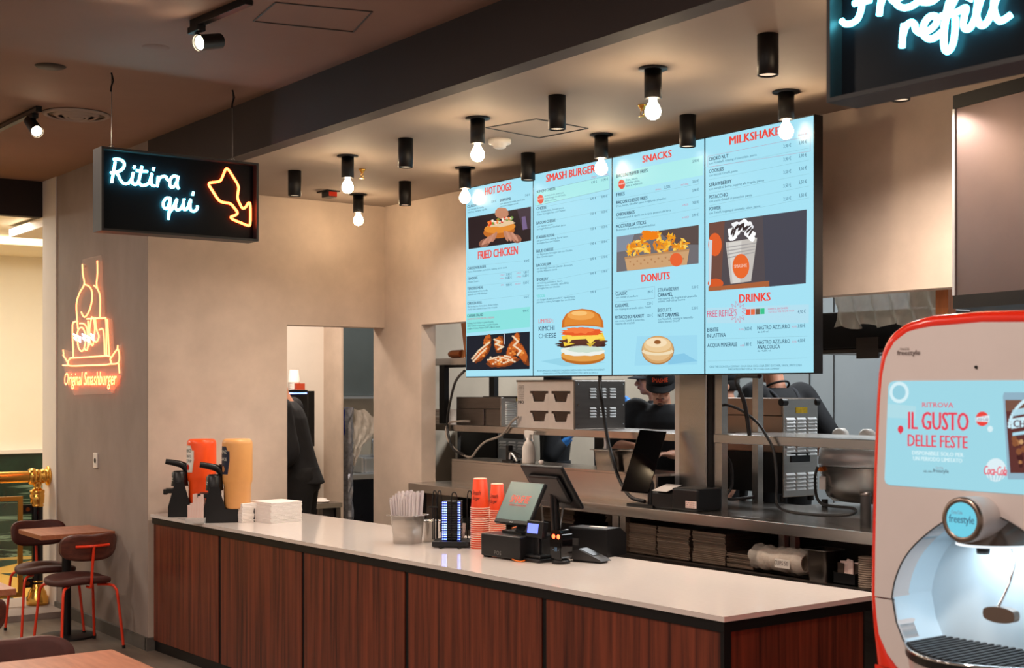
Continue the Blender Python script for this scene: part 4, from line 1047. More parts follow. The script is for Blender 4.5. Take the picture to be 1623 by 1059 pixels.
# barcode scanner
p = on(889, 893)
t = thing('barcode_scanner', 'rounded black scanner with two glowing red eyes on the worktop', 'scanner', p, .1)
obj('foot', MB().lathe([(0, 0), (.044, 0), (.044, .012), (.034, .022), (0, .022)], n=24), 'black_plastic', t)
prof = [(-.036, .02), (.036, .02), (.041, .06), (.043, .11), (.04, .14), (.026, .158), (0, .163), (-.026, .158), (-.04, .14), (-.043, .11), (-.041, .06)]
obj('housing', MB().prism(prof, lambda u, v, w: Vector((u, w, v)), -.032, .036, smooth=True), 'black_gloss', t, bevel=.01)
obj('window', MB().box(-.03, .03, -.0335, -.0325, .03, .10), 'black_gloss', t)
for s in (-1, 1): obj('red_light', MB().ell((s * .0165, -.033, .13), .011, .004, .011, 14), 'led_red', t)
m = MB(); put_text(m, '- IIII -', (-.02, -.0342, .06), (1, 0, 0), (0, 0, 1), .04, .02, (120, 160, 200)); obj('window_mark', m, 'ink_print', t)
# card terminal and receipt printer
p = on(936, 884)
t = thing('receipt_printer', 'boxy black receipt printer with a paper slot behind the card reader', 'printer', on(944, 879), .30)
obj('case', MB().prism([(-.08, 0), (.10, 0), (.10, .105), (.04, .14), (-.08, .14)], lambda u, v, w: Vector((w, u, v)), -.11, .12), 'black_plastic', t, bevel=.008)
obj('front_sticker', MB().box(-.108, -.05, -.0815, -.08, .05, .085), 'dark_grey', t)
obj('paper_slip', MB().box(-.02, .07, -.03, .0, .139, .143), 'paper', t)
t = thing('card_reader', 'small dark card reader sloping on a stand at the end of the till group', 'card reader', on(930, 890), .3)
obj('body', MB().prism([(-.075, .012), (-.06, .05), (-.02, .062), (.10, .02), (.115, .008)], lambda u, v, w: Vector((u, w, v)), -.045, .04), 'dark_grey', t, bevel=.006)
obj('foot', MB().box(-.06, .1, -.03, .03, 0, .014), 'black_plastic', t)
obj('keypad', MB().prism([(-.05, .0545), (-.02, .064), (.06, .037), (.06, .0355)], lambda u, v, w: Vector((u, w, v)), -.036, .03), 'black_plastic', t)
o = obj('charging_plug', MB().tube(bez([(0, 0, .008), (.03, .01, .03), (.06, .0, .03), (.08, -.01, .008)], 5), .009, 8), 'cable', loc=on(912, 886)); tag(o, 'coiled black plug lead between the scanner and the card reader', 'cable')
# ---------------------------------------------------------------- stainless pass behind the counter
TZ, TY = 1.075, 5.05
xl = PY(647, 767, TY).x
t = thing('pass_table', 'long stainless steel pass table with an undershelf behind the counter', 'steel table', (0, TY, 0))
def tx(px, y=TY): return PY(px, 800, y).x
XR = 1.2
obj('tabletop', MB().box(xl, XR, 0, .10, TZ - .06, TZ).box(xj + .002, tx(1100), .10, .86, TZ - .04, TZ).box(tx(1100), XR, .10, 1.42, TZ - .04, TZ), 'steel', t, bevel=.003)
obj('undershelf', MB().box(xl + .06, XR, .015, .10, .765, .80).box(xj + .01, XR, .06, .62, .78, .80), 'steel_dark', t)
for a in ((652, 660), (960, 970), (972, 981), (1228, 1237), (1246, 1254)):
    x0_, x1_ = tx(a[0]), tx(a[1])
    dy_ = .24 if a[0] > 1000 else 0
    if dy_: x0_, x1_ = tx(a[0], TY + .26), tx(a[1], TY + .26)
    obj('leg', MB().box(x0_, x1_, .05 + dy_, .085 + dy_, 0, TZ - .06), 'steel', t)
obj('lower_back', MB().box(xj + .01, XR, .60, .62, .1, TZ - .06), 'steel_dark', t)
x0_, x1_ = tx(716, 5.2), tx(1068, 5.34)
t = thing('pass_ledge', 'raised stainless ledge box standing on the pass table', 'steel ledge', (0, 5.2, TZ))
obj('front_panel', MB().box(x0_, x1_, 0, .015, 0, .165), 'steel', t)
obj('ledge_top', MB().box(x0_, x1_, .0, .30, .165, .18).box(x0_, x0_ + .012, .015, .30, 0, .165), 'steel', t, bevel=.002)
# overshelves
def shelf(name, label, xa, xb, y0_, y1_, z, th, legs, mat='steel', base=TZ):
    t = thing(name, label, 'shelf', (xa, y0_, base))
    obj('shelf_board', MB().box(0, xb - xa, 0, y1_ - y0_, z - th - base, z - base), mat, t, bevel=.003)
    for lx, ly, w in legs:
        obj('post', MB().box(lx - xa - w / 2, lx - xa + w / 2, ly - y0_ - w / 2, ly - y0_ + w / 2, 0, z - th - base), mat, t)
    return t
xs0 = -8.6
shelf('overshelf', 'long stainless overshelf carrying the warming cabinet on the pass', xs0, PY(1070, 690, 5.36).x, 5.36, 5.86, 1.485, .045, [(xs0 + .03, 5.42, .03), (xs0 + .03, 5.8, .03), (PY(1062, 700, 5.4).x, 5.8, .03)])
xp0 = PY(1128, 690, 5.36).x
t = shelf('overshelf', 'stainless overshelf on square posts on the right half of the pass', xp0, XR, 5.36, 5.86, 1.492, .05, [(PY(1197, 700, 5.8).x, 5.82, .045), (-2.2, 5.5, .04)])
obj('post', MB().box(-.01, .075, .004, .05, 0, 2.1 - TZ), 'steel', t)
obj('post', MB().box(PY(1197, 700, 5.8).x - xp0 - .022, PY(1197, 700, 5.8).x - xp0 + .022, .44, .485, 1.492 - TZ, 2.1 - TZ), 'steel', t)
t = thing('steel_column', 'broad stainless column rising from the pass beside the kitchen display', 'column', (PY(1093, 700, 5.34).x, 5.34, TZ))
a, b2 = PY(1076, 700, 5.34).x - PY(1093, 700, 5.34).x, PY(1119, 700, 5.34).x - PY(1093, 700, 5.34).x
obj('front_cover', MB().box(a, b2, 0, .035, 0, 1.128), 'steel', t, bevel=.006)
obj('side_strip', MB().box(a - .045, a - .002, .01, .05, 0, 1.128), 'steel_bright', t, bevel=.003)
obj('dark_joint', MB().box(b2 + .001, b2 + .035, .012, .04, 0, 1.128), 'black_metal', t)

# ---- appliances on the left overshelf
SZ = 1.485
def at(px, y, z=0): return Vector((PY(px, 690, y).x, y, z))
p = at(820, 5.38, SZ); w1_ = at(909, 5.38).x - p.x; w2_ = at(986, 5.38).x - p.x
t = thing('warming_cabinet', 'steel warming cabinet with four dark bin openings on the overshelf', 'warming cabinet', p)
HC = .305; c1 = at(833, 5.38).x - p.x
slots = []
for i, (xa, xb) in enumerate(((840, 869), (874, 904))):
    for z0_, z1_ in ((.045, .115), (.175, .245)): slots.append((at(xa, 5.38).x - p.x, at(xb, 5.38).x - p.x, z0_, z1_))
b = MB().box(0, w1_, .05, .42, 0, HC).box(0, c1, 0, .05, 0, HC)
us = sorted({c1, w1_, *[q for s_ in slots for q in s_[:2]]}); zs = sorted({0, HC, *[q for s_ in slots for q in s_[2:]]})
for ua, ub in zip(us, us[1:]):
    for za, zb in zip(zs, zs[1:]):
        if not any(abs(ua - s_[0]) < 1e-6 and abs(za - s_[2]) < 1e-6 for s_ in slots): b.box(ua, ub, 0, .05, za, zb)
obj('cabinet', b, 'steel_bright', t)
for k, s_ in enumerate(slots):
    d = (s_[1] - s_[0]) * .14
    bn = obj('bin', MB().prism([(s_[0], s_[3]), (s_[1], s_[3]), (s_[1], s_[3] - .014), (s_[1] - d, s_[3] - .016), (s_[1] - d * 1.7, s_[2] + .004), (s_[0] + d * 1.7, s_[2] + .004), (s_[0] + d, s_[3] - .016), (s_[0], s_[3] - .014)], lambda u, v, w: Vector((u, w, v)), .004, .045), 'brown_glass' if 'brown_glass' in MATS else M('brown_glass', (46, 26, 16), .12, noise=.3, scale=12), t)
    obj('corner_filler', MB().prism([(s_[0], s_[2]), (s_[0], s_[3] - .016), (s_[0] + d * .9, s_[3] - .018), (s_[0] + d * 1.6, s_[2])], lambda u, v, w: Vector((u, w, v)), -.001, .03).prism([(s_[1], s_[2]), (s_[1], s_[3] - .016), (s_[1] - d * .9, s_[3] - .018), (s_[1] - d * 1.6, s_[2])], lambda u, v, w: Vector((u, w, v)), -.001, .03), 'steel_bright', bn)
m = MB()
for k in range(7): put_text(m, ('ATTENZIONE', 'SUPERFICIE', 'CALDA', 'NON TOCCARE', 'LEGGERE', 'ISTRUZIONI', '230 V 50 Hz')[k], (.012, -.0012, .275 - k * .014), (1, 0, 0), (0, 0, 1), c1 - .03, .008, (70, 64, 60))
put_text(m, 'MIO', (.012, -.0012, .16), (1, 0, 0), (0, 0, 1), c1 - .03, .02, (40, 36, 36), .03)
obj('control_lettering', m, 'ink_print', t)
obj('top_edge', MB().box(-.004, w1_ + .004, -.006, .42, HC, HC + .012), 'steel_dark', t)
def louvres(cols, rows, w, h, mat='chrome', dy=-.012):
    m = MB()
    for x in cols:
        for z in rows: m.prism([(0, z), (0, z + h), (dy, z + h * .2), (dy, z)], lambda u, v, w_: Vector((x + w_, u, v)), -w / 2, w / 2)
    return m
RZ = Matrix.Rotation(math.pi / 2, 4, 'Z')
sd = obj('side_panel', MB().box(w1_ + .002, w1_ + .02, -.004, .42, .0, HC + .008), 'steel_dark', t, bevel=.004)
o = obj('louvre_vents', louvres([.42 * q for q in (.34, .54, .74)], [.075 + .018 * k for k in range(4)] + [.20 + .018 * k for k in range(4)], .05, .011, dy=-.009).xf(Matrix.Translation((w1_ + .02, 0, 0)) @ RZ), 'louvre', sd)
m = MB()
for y in (.02, .40):
    for z in (.03, .155, .29): m.cyl((w1_ + .02, y, z), (w1_ + .024, y, z), .005, n=8)
obj('screws', m, 'chrome', sd)

p = at(718, 5.40, SZ); w1_ = at(789, 5.4).x - p.x; w2_ = at(819.5, 5.4).x - p.x
t = thing('bun_toaster', 'dark steel toaster box with a bright louvred end left of the warming cabinet', 'toaster', p)
obj('body', MB().box(0, w1_, .04, .40, 0, .118).box(0, w1_, .03, .40, .118, .20).box(0, w1_ * .62, .028, .05, .0, .118), 'steel_dark', t, bevel=.003)
obj('top_flap', MB().box(w1_ * .55, w1_ * 1.25, .05, .3, .20, .206), 'rubber', t)
e = obj('end_panel', MB().box(w1_ + .002, w1_ + .012, .02, .42, 0, .20), 'steel', t, bevel=.003)
obj('louvre_vents', louvres([.02 + .08, .02 + .20, .02 + .31], [.012 + .0165 * k for k in range(10)], .085, .012, dy=-.009).xf(Matrix.Translation((w1_ + .012, 0, 0)) @ RZ), 'louvre', e)
obj('warning_label', MB().box(w1_ + .012, w1_ + .015, .15, .27, .172, .195), M('warning_yellow', (226, 190, 40), .5, noise=.2, scale=60), e)
for k, (z, l) in enumerate(((0, 'flat white carton with small print, lower of the pair left of the toaster'), (.056, 'flat white carton with small print, upper of the pair left of the toaster'))):
    o = obj('carton', MB().box(-.07, .07, -.05, .05, 0, .052), 'paper', loc=at(705, 5.46, SZ + z), rot=(0, 0, .06 * k), bevel=.003); tag(o, l, 'carton', 'cartons on the overshelf')
    m = MB(); put_text(m, 'CARTA FORNO', (-.05, -.0505, .03), (1, 0, 0), (0, 0, 1), .1, .012, (120, 60, 60)); put_text(m, 'ROTOLI 25 PZ', (-.05, -.0505, .012), (1, 0, 0), (0, 0, 1), .07, .008, (90, 90, 90)); l2 = obj('carton_print', m, 'ink_print', o)

# ---- upper shelf with wooden board and copper roll
xa, xb = -8.5, at(790, 5.37).x
t = shelf('high_shelf', 'thick upper steel shelf at the left end behind the first menu screen', xa, xb, 5.365, 5.9, 1.965, .05, [], base=1.965)
obj('post', MB().box(at(699, 5.40).x - xa, at(707, 5.40).x - xa, .02, .06, 1.49 - 1.965, -.05), 'black_metal', t)
obj('post', MB().box(at(776, 5.85).x - xa, at(784, 5.85).x - xa, .48, .52, 1.49 - 1.965, -.05), 'black_metal', t)
obj('crossbar', MB().box(at(697, 5.40).x - xa, xb - xa, .03, .05, -.068, -.05), 'black_metal', t)
b = MB().prism([(0, 0), (.07, 0), (-.03, .5), (-.10, .5)], lambda u, v, w: Vector((u, w, v)), 0, .02)
o = obj('wooden_board', b, M('board_wood', (166, 104, 60), .5, noise=.15, scale=8, stretch=(8, 8, 1)), loc=at(737, 5.42, 1.965)); tag(o, 'long wooden board leaning on the high shelf beside the first screen', 'board')
o = obj('copper_roll', MB().cyl((0, 0, .03), (.12, 0, .03), .03, n=20).cyl((-.035, 0, .03), (0, 0, .03), .022, .03, 20), 'copper', loc=at(718, 5.42, 1.965)); tag(o, 'small copper coloured roll lying on the high shelf', 'roll')
# dark equipment below the overshelf on the left, louvred fryer back
p = at(700, 5.92, 0); 
t = thing('black_cooker', 'dark cooking appliance in shadow under the left overshelf', 'cooker', p)
obj('body', MB().box(-8.78 - p.x, at(787, 5.92).x - p.x, 0, .28, 0, 1.43), 'black_metal', t, bevel=.01)
p = at(812, 5.92, 0); w_ = at(836, 5.92).x - p.x
t = thing('louvred_fridge', 'pale steel appliance back with louvred vents seen under the overshelf', 'appliance', p)
obj('body', MB().box(-w_, w_, 0, .05, 0, 1.43), 'kitchen_steel', t, bevel=.005)
obj('dark_window', MB().box(-w_ * .6, w_ * .75, -.004, 0, 1.37, 1.44), 'dark_grey', t)
obj('louvre_vents', louvres([-w_ * .62, 0, w_ * .62], [1.295 + .021 * k for k in range(3)], w_ * .42, .014), 'louvre', t)

# ---- things on the raised ledge
LZ = TZ + .18
def led(px, y=5.30): return at(px, y, LZ)
t = thing('spray_bottle', 'white plastic spray bottle standing on the steel ledge', 'spray bottle', led(838, 5.32))
obj('bottle', MB().lathe([(0, 0), (.042, 0), (.045, .01), (.044, .10), (.03, .135), (.016, .15), (.016, .165), (0, .165)], n=20), 'white_plastic', t)
obj('spray_head', MB().prism([(-.02, .16), (.02, .16), (.024, .19), (.065, .19), (.07, .21), (-.03, .215), (-.035, .19)], lambda u, v, w: Vector((u, w, v)), -.012, .012).tube([(.05, 0, .19), (.045, 0, .165), (.052, 0, .145)], .006, 6), 'white_plastic', t, bevel=.003)
t = thing('label_gun', 'black and steel hand tool lying left of the spray bottle', 'tool', led(815, 5.30))
obj('body', MB().box(-.07, -.04, -.02, .02, .01, .11).prism([(-.05, .08), (.06, .05), (.08, .03), (.0, .05), (-.05, .05)], lambda u, v, w: Vector((u, w, v)), -.02, .02), 'black_plastic', t, bevel=.004)
obj('metal_guard', MB().tube(bez([(-.02, -.022, .02), (-.01, -.022, .06), (.03, -.022, .04), (.06, -.022, .01)], 5), .008, 6), 'steel_bright', t)
obj('foot', MB().box(-.10, .03, -.03, .03, 0, .012), 'black_plastic', t, bevel=.003)
o = obj('tissue', MB().ell((0, 0, .012), .022, .018, .014, 10), 'paper', loc=led(858, 5.33)); tag(o, 'small crumpled white tissue on the steel ledge', 'tissue')
t = thing('steel_pan', 'deep steel food pan on the right end of the steel ledge', 'food pan', led(974, 5.34))
obj('pan', tub(.19, .23, .12, .018, d0=.16, d1=.19), 'steel', t)
t = thing('steel_pan', 'second deep steel food pan just right of the first, half behind the kitchen display', 'food pan', led(1012, 5.36))
obj('pan', tub(.14, .18, .125, .015, d0=.14, d1=.17), 'steel', t)
o = obj('steel_hook', MB().tube(bez([(-.2, 0, .21), (.0, 0, .21), (.06, 0, .20), (.075, 0, .15), (.075, 0, .0)], 5), .012, 10), 'steel_bright', loc=led(948, 5.45)); tag(o, 'bent steel tube arching down to the food pan', 'tube')
p = at(934, 5.75, 0)
t = thing('black_mixer', 'black machine with a steel ring under the overshelf', 'machine', p)
obj('body', MB().box(-.2, .13, .20, .42, 0, 1.43), 'black_plastic', t, bevel=.02)
obj('ring', MB().lathe([(.05, 0), (.065, -.006), (.062, .012), (.045, .012), (.05, 0)], m=Matrix.Rotation(math.pi / 2, 3, 'X') , c=(-.02, .195, 1.31)), 'chrome', t)

# ---- kitchen display, label printer
kp = at(1018, 5.12, TZ)
t = thing('kitchen_display', 'tall black tilted display on a stand, seen from its dark face', 'display', kp)
cc = [PD(1014, 681, depth(kp) + .06), PD(1057, 684, depth(kp) + .06), PD(1028, 782, depth(kp) - .04), PD(984, 778, depth(kp) - .04)]
cc = [Vector(q) - kp for q in cc]; n_ = (cc[1] - cc[0]).cross(cc[3] - cc[0]).normalized()
if n_.y < 0: n_ = -n_
b = MB(); vs = cc + [q + n_ * .02 for q in cc]
b.add(vs, [(3, 2, 1, 0), (4, 5, 6, 7), (0, 1, 5, 4), (1, 2, 6, 5), (2, 3, 7, 6), (3, 0, 4, 7)])
obj('panel', b, 'black_gloss', t, bevel=.004)
mid = (cc[2] + cc[3]) / 2
obj('stand', MB().box(-.10, .12, -.03, .07, 0, .014).tube([Vector((.03, .04, .01)), Vector((.03, .04, .12)), (cc[0] + cc[2]) / 2 + n_ * .03], .02, 10), 'black_plastic', t)
p = at(1068, 5.10, TZ)
t = thing('label_printer', 'black label printer with a white sticker on the pass table', 'printer', p, .05)
w_ = at(1104, 5.1).x - p.x
obj('case', MB().box(-w_ * .1, w_, 0, .2, 0, .125), 'black_plastic', t, bevel=.012)
obj('feeder', MB().prism([(0, 0), (.18, 0), (.18, .10), (.05, .115), (0, .09)], lambda u, v, w: Vector((w, u + .01, v)), -w_ * 1.0, -w_ * .12), 'black_plastic', t, bevel=.008)
obj('paper_slip', MB().prism([(-.02, .10), (.10, .132), (.10, .133), (-.02, .101)], lambda u, v, w: Vector((w, u, v)), -w_ * .85, -w_ * .2), 'paper', t)
obj('sticker', MB().box(w_ * .5, w_ * .95, -.0015, 0, .02, .058), 'paper_pink', t)
m = MB()
for k in range(3): put_text(m, ('S/N 0425', 'IP 10.0.1', 'CUCINA')[k], (w_ * .55, -.003, .046 - k * .011), (1, 0, 0), (0, 0, 1), w_ * .35, .006, (70, 60, 60))
obj('sticker_lettering', m, 'ink_print', t)

# ---- trays stacked on the undershelf
M('tray_brown', (84, 70, 60), .45, rgb2=(64, 52, 46), scale=10)
first = None
def trays(px0, px1, n, y, label, z0=.80):
    global first
    xa, xb = PY(px0, 850, y).x, PY(px1, 850, y).x
    w = xb - xa
    for k in range(n):
        r_.seed(k * 7 + px0)
        if first is None:
            first = thing('serving_tray', label, 'tray', (xa + w / 2, y, z0), 0, 'serving trays stacked under the pass')
            b = MB().prism([(-.5, .0), (.5, .0), (.52, .009), (.515, .010), (.49, .0022), (-.49, .0022), (-.515, .010), (-.52, .009)], lambda u, v, q: Vector((u * .335, q, v)), .0, .26)
            obj('tray_body', b, 'tray_brown', first)
            obj('front_lip', MB().prism([(0, 0), (-.006, .009), (-.004, .010), (.003, .002)], lambda u, v, q: Vector((q, u, v)), -.17, .17), M('tray_rim', (140, 122, 106), .4, noise=.1, scale=12), first)
            f = first
        else:
            f = dup(first, label=label)
        f.location = (xa + w / 2 + r_.uniform(-.004, .004), y + r_.uniform(-.006, .006) + .002 * (k % 3), z0 + .002 + k * .0094)
        f.scale = (w / .345, 1, 1)
TT = 'brown serving tray in the {} tall stack from the steel legs on the undershelf'
trays(991, 1040, 18, 5.13, TT.format('first'))
trays(1042, 1093, 18, 5.13, TT.format('second'))
trays(1098, 1150, 18, 5.13, TT.format('third'))
trays(1153, 1194, 8, 5.13, 'brown serving tray in the low stack beside the bagged cups')
trays(862, 910, 13, 5.25, 'brown serving tray in the stack half hidden behind the till screens', .90)
o = obj('tray_riser', MB().box(PY(858, 850, 5.25).x, PY(915, 850, 5.25).x, 5.24, 5.5, .801, .901), 'black_plastic'); tag(o, 'black plinth under the tray stack behind the till screens', 'plinth')

# ---- bagged cups, pan, sachet caddy and dark cups on the right of the undershelf
p = at(1232, 5.14, .806)
t = thing('cup_sleeve_bag', 'crumpled clear plastic bag of cups lying on the undershelf', 'bag of cups', p)
M('cup_clear', (232, 214, 196), .35, alpha=.75, noise=.1, scale=20)
a = at(1197, 5.13).x - p.x; e_ = at(1272, 5.13).x - p.x
ax = Matrix.Rotation(math.pi / 2, 3, 'Y')
for k in range(9):
    x = a + .02 + k * (e_ - a - .06) / 9
    obj('cup', MB().lathe([(.052, 0), (.056, .003), (.054, .008), (.045, .06), (.040, .06)], m=ax, c=(x, .03, .062), n=20), 'cup_clear', t)
r_.seed(5); b = MB(); N = 12; prev = None; rings = []
for j in range(15):
    x = a - .025 + (e_ - a + .03) * j / 14; R = .064 + .003 * math.sin(j * 2.3) - (.014 if j == 14 else 0) - (.008 if j in (5, 6) else 0); ring = []
    for i in range(24):
        u = 2 * math.pi * i / 24; R2 = R + r_.uniform(-.0055, .0055)
        ring.append(Vector((x + r_.uniform(-.004, .004), .03 + R2 * math.cos(u), .068 + R2 * math.sin(u))))
    rings.append(ring)
b.add([v for g in rings for v in g], [(j * 24 + i, j * 24 + (i + 1) % 24, (j + 1) * 24 + (i + 1) % 24, (j + 1) * 24 + i) for j in range(14) for i in range(24)], True)
obj('plastic_wrap', b, M('wrap', (240, 228, 214), .16, alpha=.42, noise=.15, scale=30, bump=.5), t)
m = MB(); put_text(m, 'CUPS 50', (.02, -.0445, .05), (1, 0, 0), (0, 0, 1), .09, .022, (90, 80, 80)); m.box(.02, .12, -.042, -.0405, .035, .08, ink=(226, 218, 208))
obj('paper_label', m, 'ink_print', t)
t = thing('steel_pan', 'steel food pan standing on the undershelf right of the bagged cups', 'food pan', at(1306, 5.16, .80))
obj('pan', tub(.115, .135, .155, .014), 'steel_dark', t)
t = thing('sachet_caddy', 'low black caddy of paper sachets right of the steel pan on the undershelf', 'caddy', at(1338, 5.12, .80))
obj('caddy', MB().box(-.07, .07, 0, .005, 0, .055).box(-.07, .07, .10, .105, 0, .075).box(-.07, -.065, 0, .10, 0, .06).box(.065, .07, 0, .10, 0, .06).box(-.07, .07, 0, .1, 0, .005), 'black_plastic', t)
for k in range(9):
    m = MB().box(-.018, .018, -.003, .003, 0, .095 + .006 * (k % 3)); r_.seed(k)
    o = obj('sugar_sachet', m, 'paper_pink' if k % 3 else 'tray_brown', loc=at(1338, 5.12, .806) + Vector((-.045 + (k % 4) * .03, .03 + (k // 4) * .025, 0)), rot=(r_.uniform(-.1, .1), r_.uniform(-.12, .12), r_.uniform(-.2, .2)))
    tag(o, 'paper sachet standing in the black caddy on the undershelf', 'sachet', 'sachets in the black caddy')
for k in range(14):
    o = obj('lid', MB().lathe([(.048, 0), (.05, .004), (.046, .008), (0, .008)], n=20), 'tray_rim', loc=at(1377, 5.16, .80 + k * .0105)); tag(o, 'brown cup lid in the stack beside the red machine edge', 'cup lid', 'stack of cup lids on the undershelf')

# ---- appliances behind the right overshelf
p = at(1242, 5.95, TZ + .03); w_ = at(1296, 5.95).x - p.x
t = thing('conveyor_toaster', 'tall conveyor toaster with a bright louvred steel end on the right of the pass', 'toaster', p)
HT = 1.685 - TZ - .03; DE = .30
e = obj('end_panel', MB().box(-.012, 0, 0, DE, 0, HT), 'steel', t, bevel=.004)
lv = lambda cols, rows: louvres([DE * q for q in cols], rows, DE * .25, .014, dy=-.010).xf(RZ)
o = lv((.19, .5, .82), [HT - .125 - .0205 * k for k in range(9)] + [.245 + .022 * k for k in range(3)] + [.04 + .022 * k for k in range(5)])
o.v += []
obj('louvre_vents', o, 'louvre', e)
obj('warning_label', MB().box(0, .003, DE * .35, DE * .68, HT - .085, HT - .05), 'warning_yellow', e)
obj('hinge_cap', MB().cyl((-.01, -.012, HT - .02), (-.01, .03, HT - .02), .022, n=16).cyl((-.01, DE - .02, HT - .02), (-.01, DE + .012, HT - .02), .022, n=16), 'black_plastic', e)
obj('control_box', MB().box(0, .006, DE * .2, DE * .75, HT - .375, HT - .32), 'black_plastic', e)
xb_ = at(1140, 5.95).x - p.x
obj('body', MB().box(xb_, -.014, .03, DE, .26, HT - .10).box(xb_, -.014, .0, DE, HT - .10, HT + .004), M('copper_steel', (150, 132, 120), .3, metal=1, noise=.06, scale=2), t, bevel=.004)
obj('chute', MB().box(xb_ + .02, -.03, .02, DE, .02, .26), 'black_metal', t)
obj('feet', MB().cyl((-.03, .03, -.03), (-.03, .03, 0.01), .02, n=12).cyl((-.03, DE - .03, -.03), (-.03, DE - .03, 0.01), .02, n=12).cyl((xb_ + .1, .1, -.03), (xb_ + .1, .1, .02), .02, n=12).cyl((xb_ + .1, DE - .06, -.03), (xb_ + .1, DE - .06, .02), .02, n=12), 'rubber', t)
p = at(1338, 5.90, TZ)
t = thing('contact_grill', 'rounded grey steel grill with cream handles at the right end of the pass', 'grill', p)
def gx(px): return at(px, 5.90).x - p.x
def gz(py, px=1330): return PY(px, py, 5.90).z - TZ
def loft(rings, n=40, pw=3.0):          # super-ellipse rings (cx, cy, z, rx, ry)
    m = MB(); vs = []
    for cx, cy, z, rx, ry in rings:
        for i in range(n):
            a = 2 * math.pi * i / n; c_, s_ = math.cos(a), math.sin(a)
            vs.append(Vector((cx + rx * math.copysign(abs(c_) ** (2 / pw), c_), cy + ry * math.copysign(abs(s_) ** (2 / pw), s_), z)))
    R = len(rings)
    m.add(vs, [(j * n + i, j * n + (i + 1) % n, (j + 1) * n + (i + 1) % n, (j + 1) * n + i) for j in range(R - 1) for i in range(n)], True)
    m.add(vs[:n], [tuple(range(n))[::-1]]); m.add(vs[-n:], [tuple(range(n))])
    return m
gm = (gx(1279) + gx(1392)) / 2 + .06; gr = gm - gx(1279)
obj('lower_shell', loft([(gm, .22, gz(797), gr * .80, .16), (gm, .22, gz(790), gr * .88, .19), (gm, .22, gz(770), gr * .95, .22), (gm, .22, gz(741), gr, .235)]), 'steel', t)
obj('upper_shell', loft([(gm, .22, gz(740), gr * 1.0, .235), (gm, .22, gz(738), gr * 1.012, .24), (gm, .22, gz(715), gr * 1.0, .235), (gm, .22, gz(700), gr * .93, .21), (gm, .22, gz(694), gr * .8, .17)]), 'steel_bright', t)
for a in (1290, 1332):
    obj('handle', MB().lathe([(0, 0), (.035, 0), (.05, .012), (.05, .05), (.035, .062), (0, .062)], m=Matrix.Rotation(math.pi / 2, 3, 'X'), c=(gx(a) + .05, .2, gz(694)), n=10), 'white_plastic', t)
obj('rating_label', MB().box(gx(1300), gx(1309), -.008, -.0, gz(778), gz(757)), 'paper', t)
obj('warning_label', MB().prism([(gx(1296), gz(749)), (gx(1304), gz(749)), (gx(1300), gz(742))], lambda u, v, w: Vector((u, w, v)), -.012, .02), 'cable_orange', t)
obj('feet', MB().cyl((gx(1298), .05, 0), (gx(1298), .05, gz(795)), .018, n=10).cyl((gx(1380), .05, 0), (gx(1380), .05, gz(795)), .018, n=10), 'rubber', t)
t = thing('black_canister', 'slim dark cylinder canister beside the grill next to the red machine', 'canister', at(1372, 5.25, TZ))
obj('body', MB().lathe([(0, 0), (.026, 0), (.026, .155), (.024, .165), (0, .165)], n=20), 'dark_grey', t)
obj('cap', MB().lathe([(.0265, .15), (.0275, .152), (.0265, .168), (0, .17)], n=20), 'steel_dark', t)

# ---- cables on and in front of the pass
V = lambda px, py, y: PY(px, py, y)
cable('display_cable', [V(951, 596, 4.74), V(952, 620, 5.2), V(962, 690, 5.25), V(973, 735, 5.18), V(984, 765, 5.15), V(1000, 788, 5.12), V(1022, 795, 5.12)], .011, 'cable', 'thick black cable falling from the menu screens to the kitchen display')
cable('screen_cable', [V(736, 588, 4.76), V(722, 605, 5.0), V(713, 640, 5.25), V(709, 668, 5.33), V(711, 690, 5.33), V(718, 712, 5.30), V(735, 720, 5.28)], .009, 'cable', 'black cable hanging from the left edge of the first menu screen')
cable('grey_cable', [V(745, 668, 5.39), V(726, 668, 5.34), V(710, 672, 5.34), V(708, 692, 5.33), V(722, 713, 5.32), V(745, 725, 5.32), V(757, 712, 5.32), V(770, 700, 5.33), V(795, 690, 5.34), V(812, 668, 5.35), V(822, 661, 5.37)], .008, 'cable_grey', 'grey cable looping below the left overshelf')
cable('toaster_cable', [V(1204, 596, 4.75), V(1168, 600, 5.2), V(1180, 640, 5.3), V(1188, 690, 5.35)], .012, 'cable', 'black cable dropping from the last menu screen behind the square post')
cable('toaster_cable', [V(1142, 640, 5.40), V(1170, 648, 5.38), V(1198, 668, 5.34), V(1214, 690, 5.33), V(1226, 715, 5.33), V(1231, 760, 5.32), V(1232, 800, 5.3), V(1255, 812, 5.16), V(1310, 817, 5.14), V(1350, 815, 5.2), V(1352, 806, 5.3), V(1300, 797, 5.45), V(1292, 760, 5.58), V(1296, 740, 5.6)], .008, 'cable', 'black cable curving across the right of the pass table to the grill')
cable('post_cable', [V(1144, 715, 5.45), V(1158, 735, 5.5), V(1160, 770, 5.5), V(1150, 790, 5.45), V(1180, 790, 5.5), V(1195, 788, 5.5)], .009, 'cable', 'tangled black cable behind the left square post on the right of the pass')

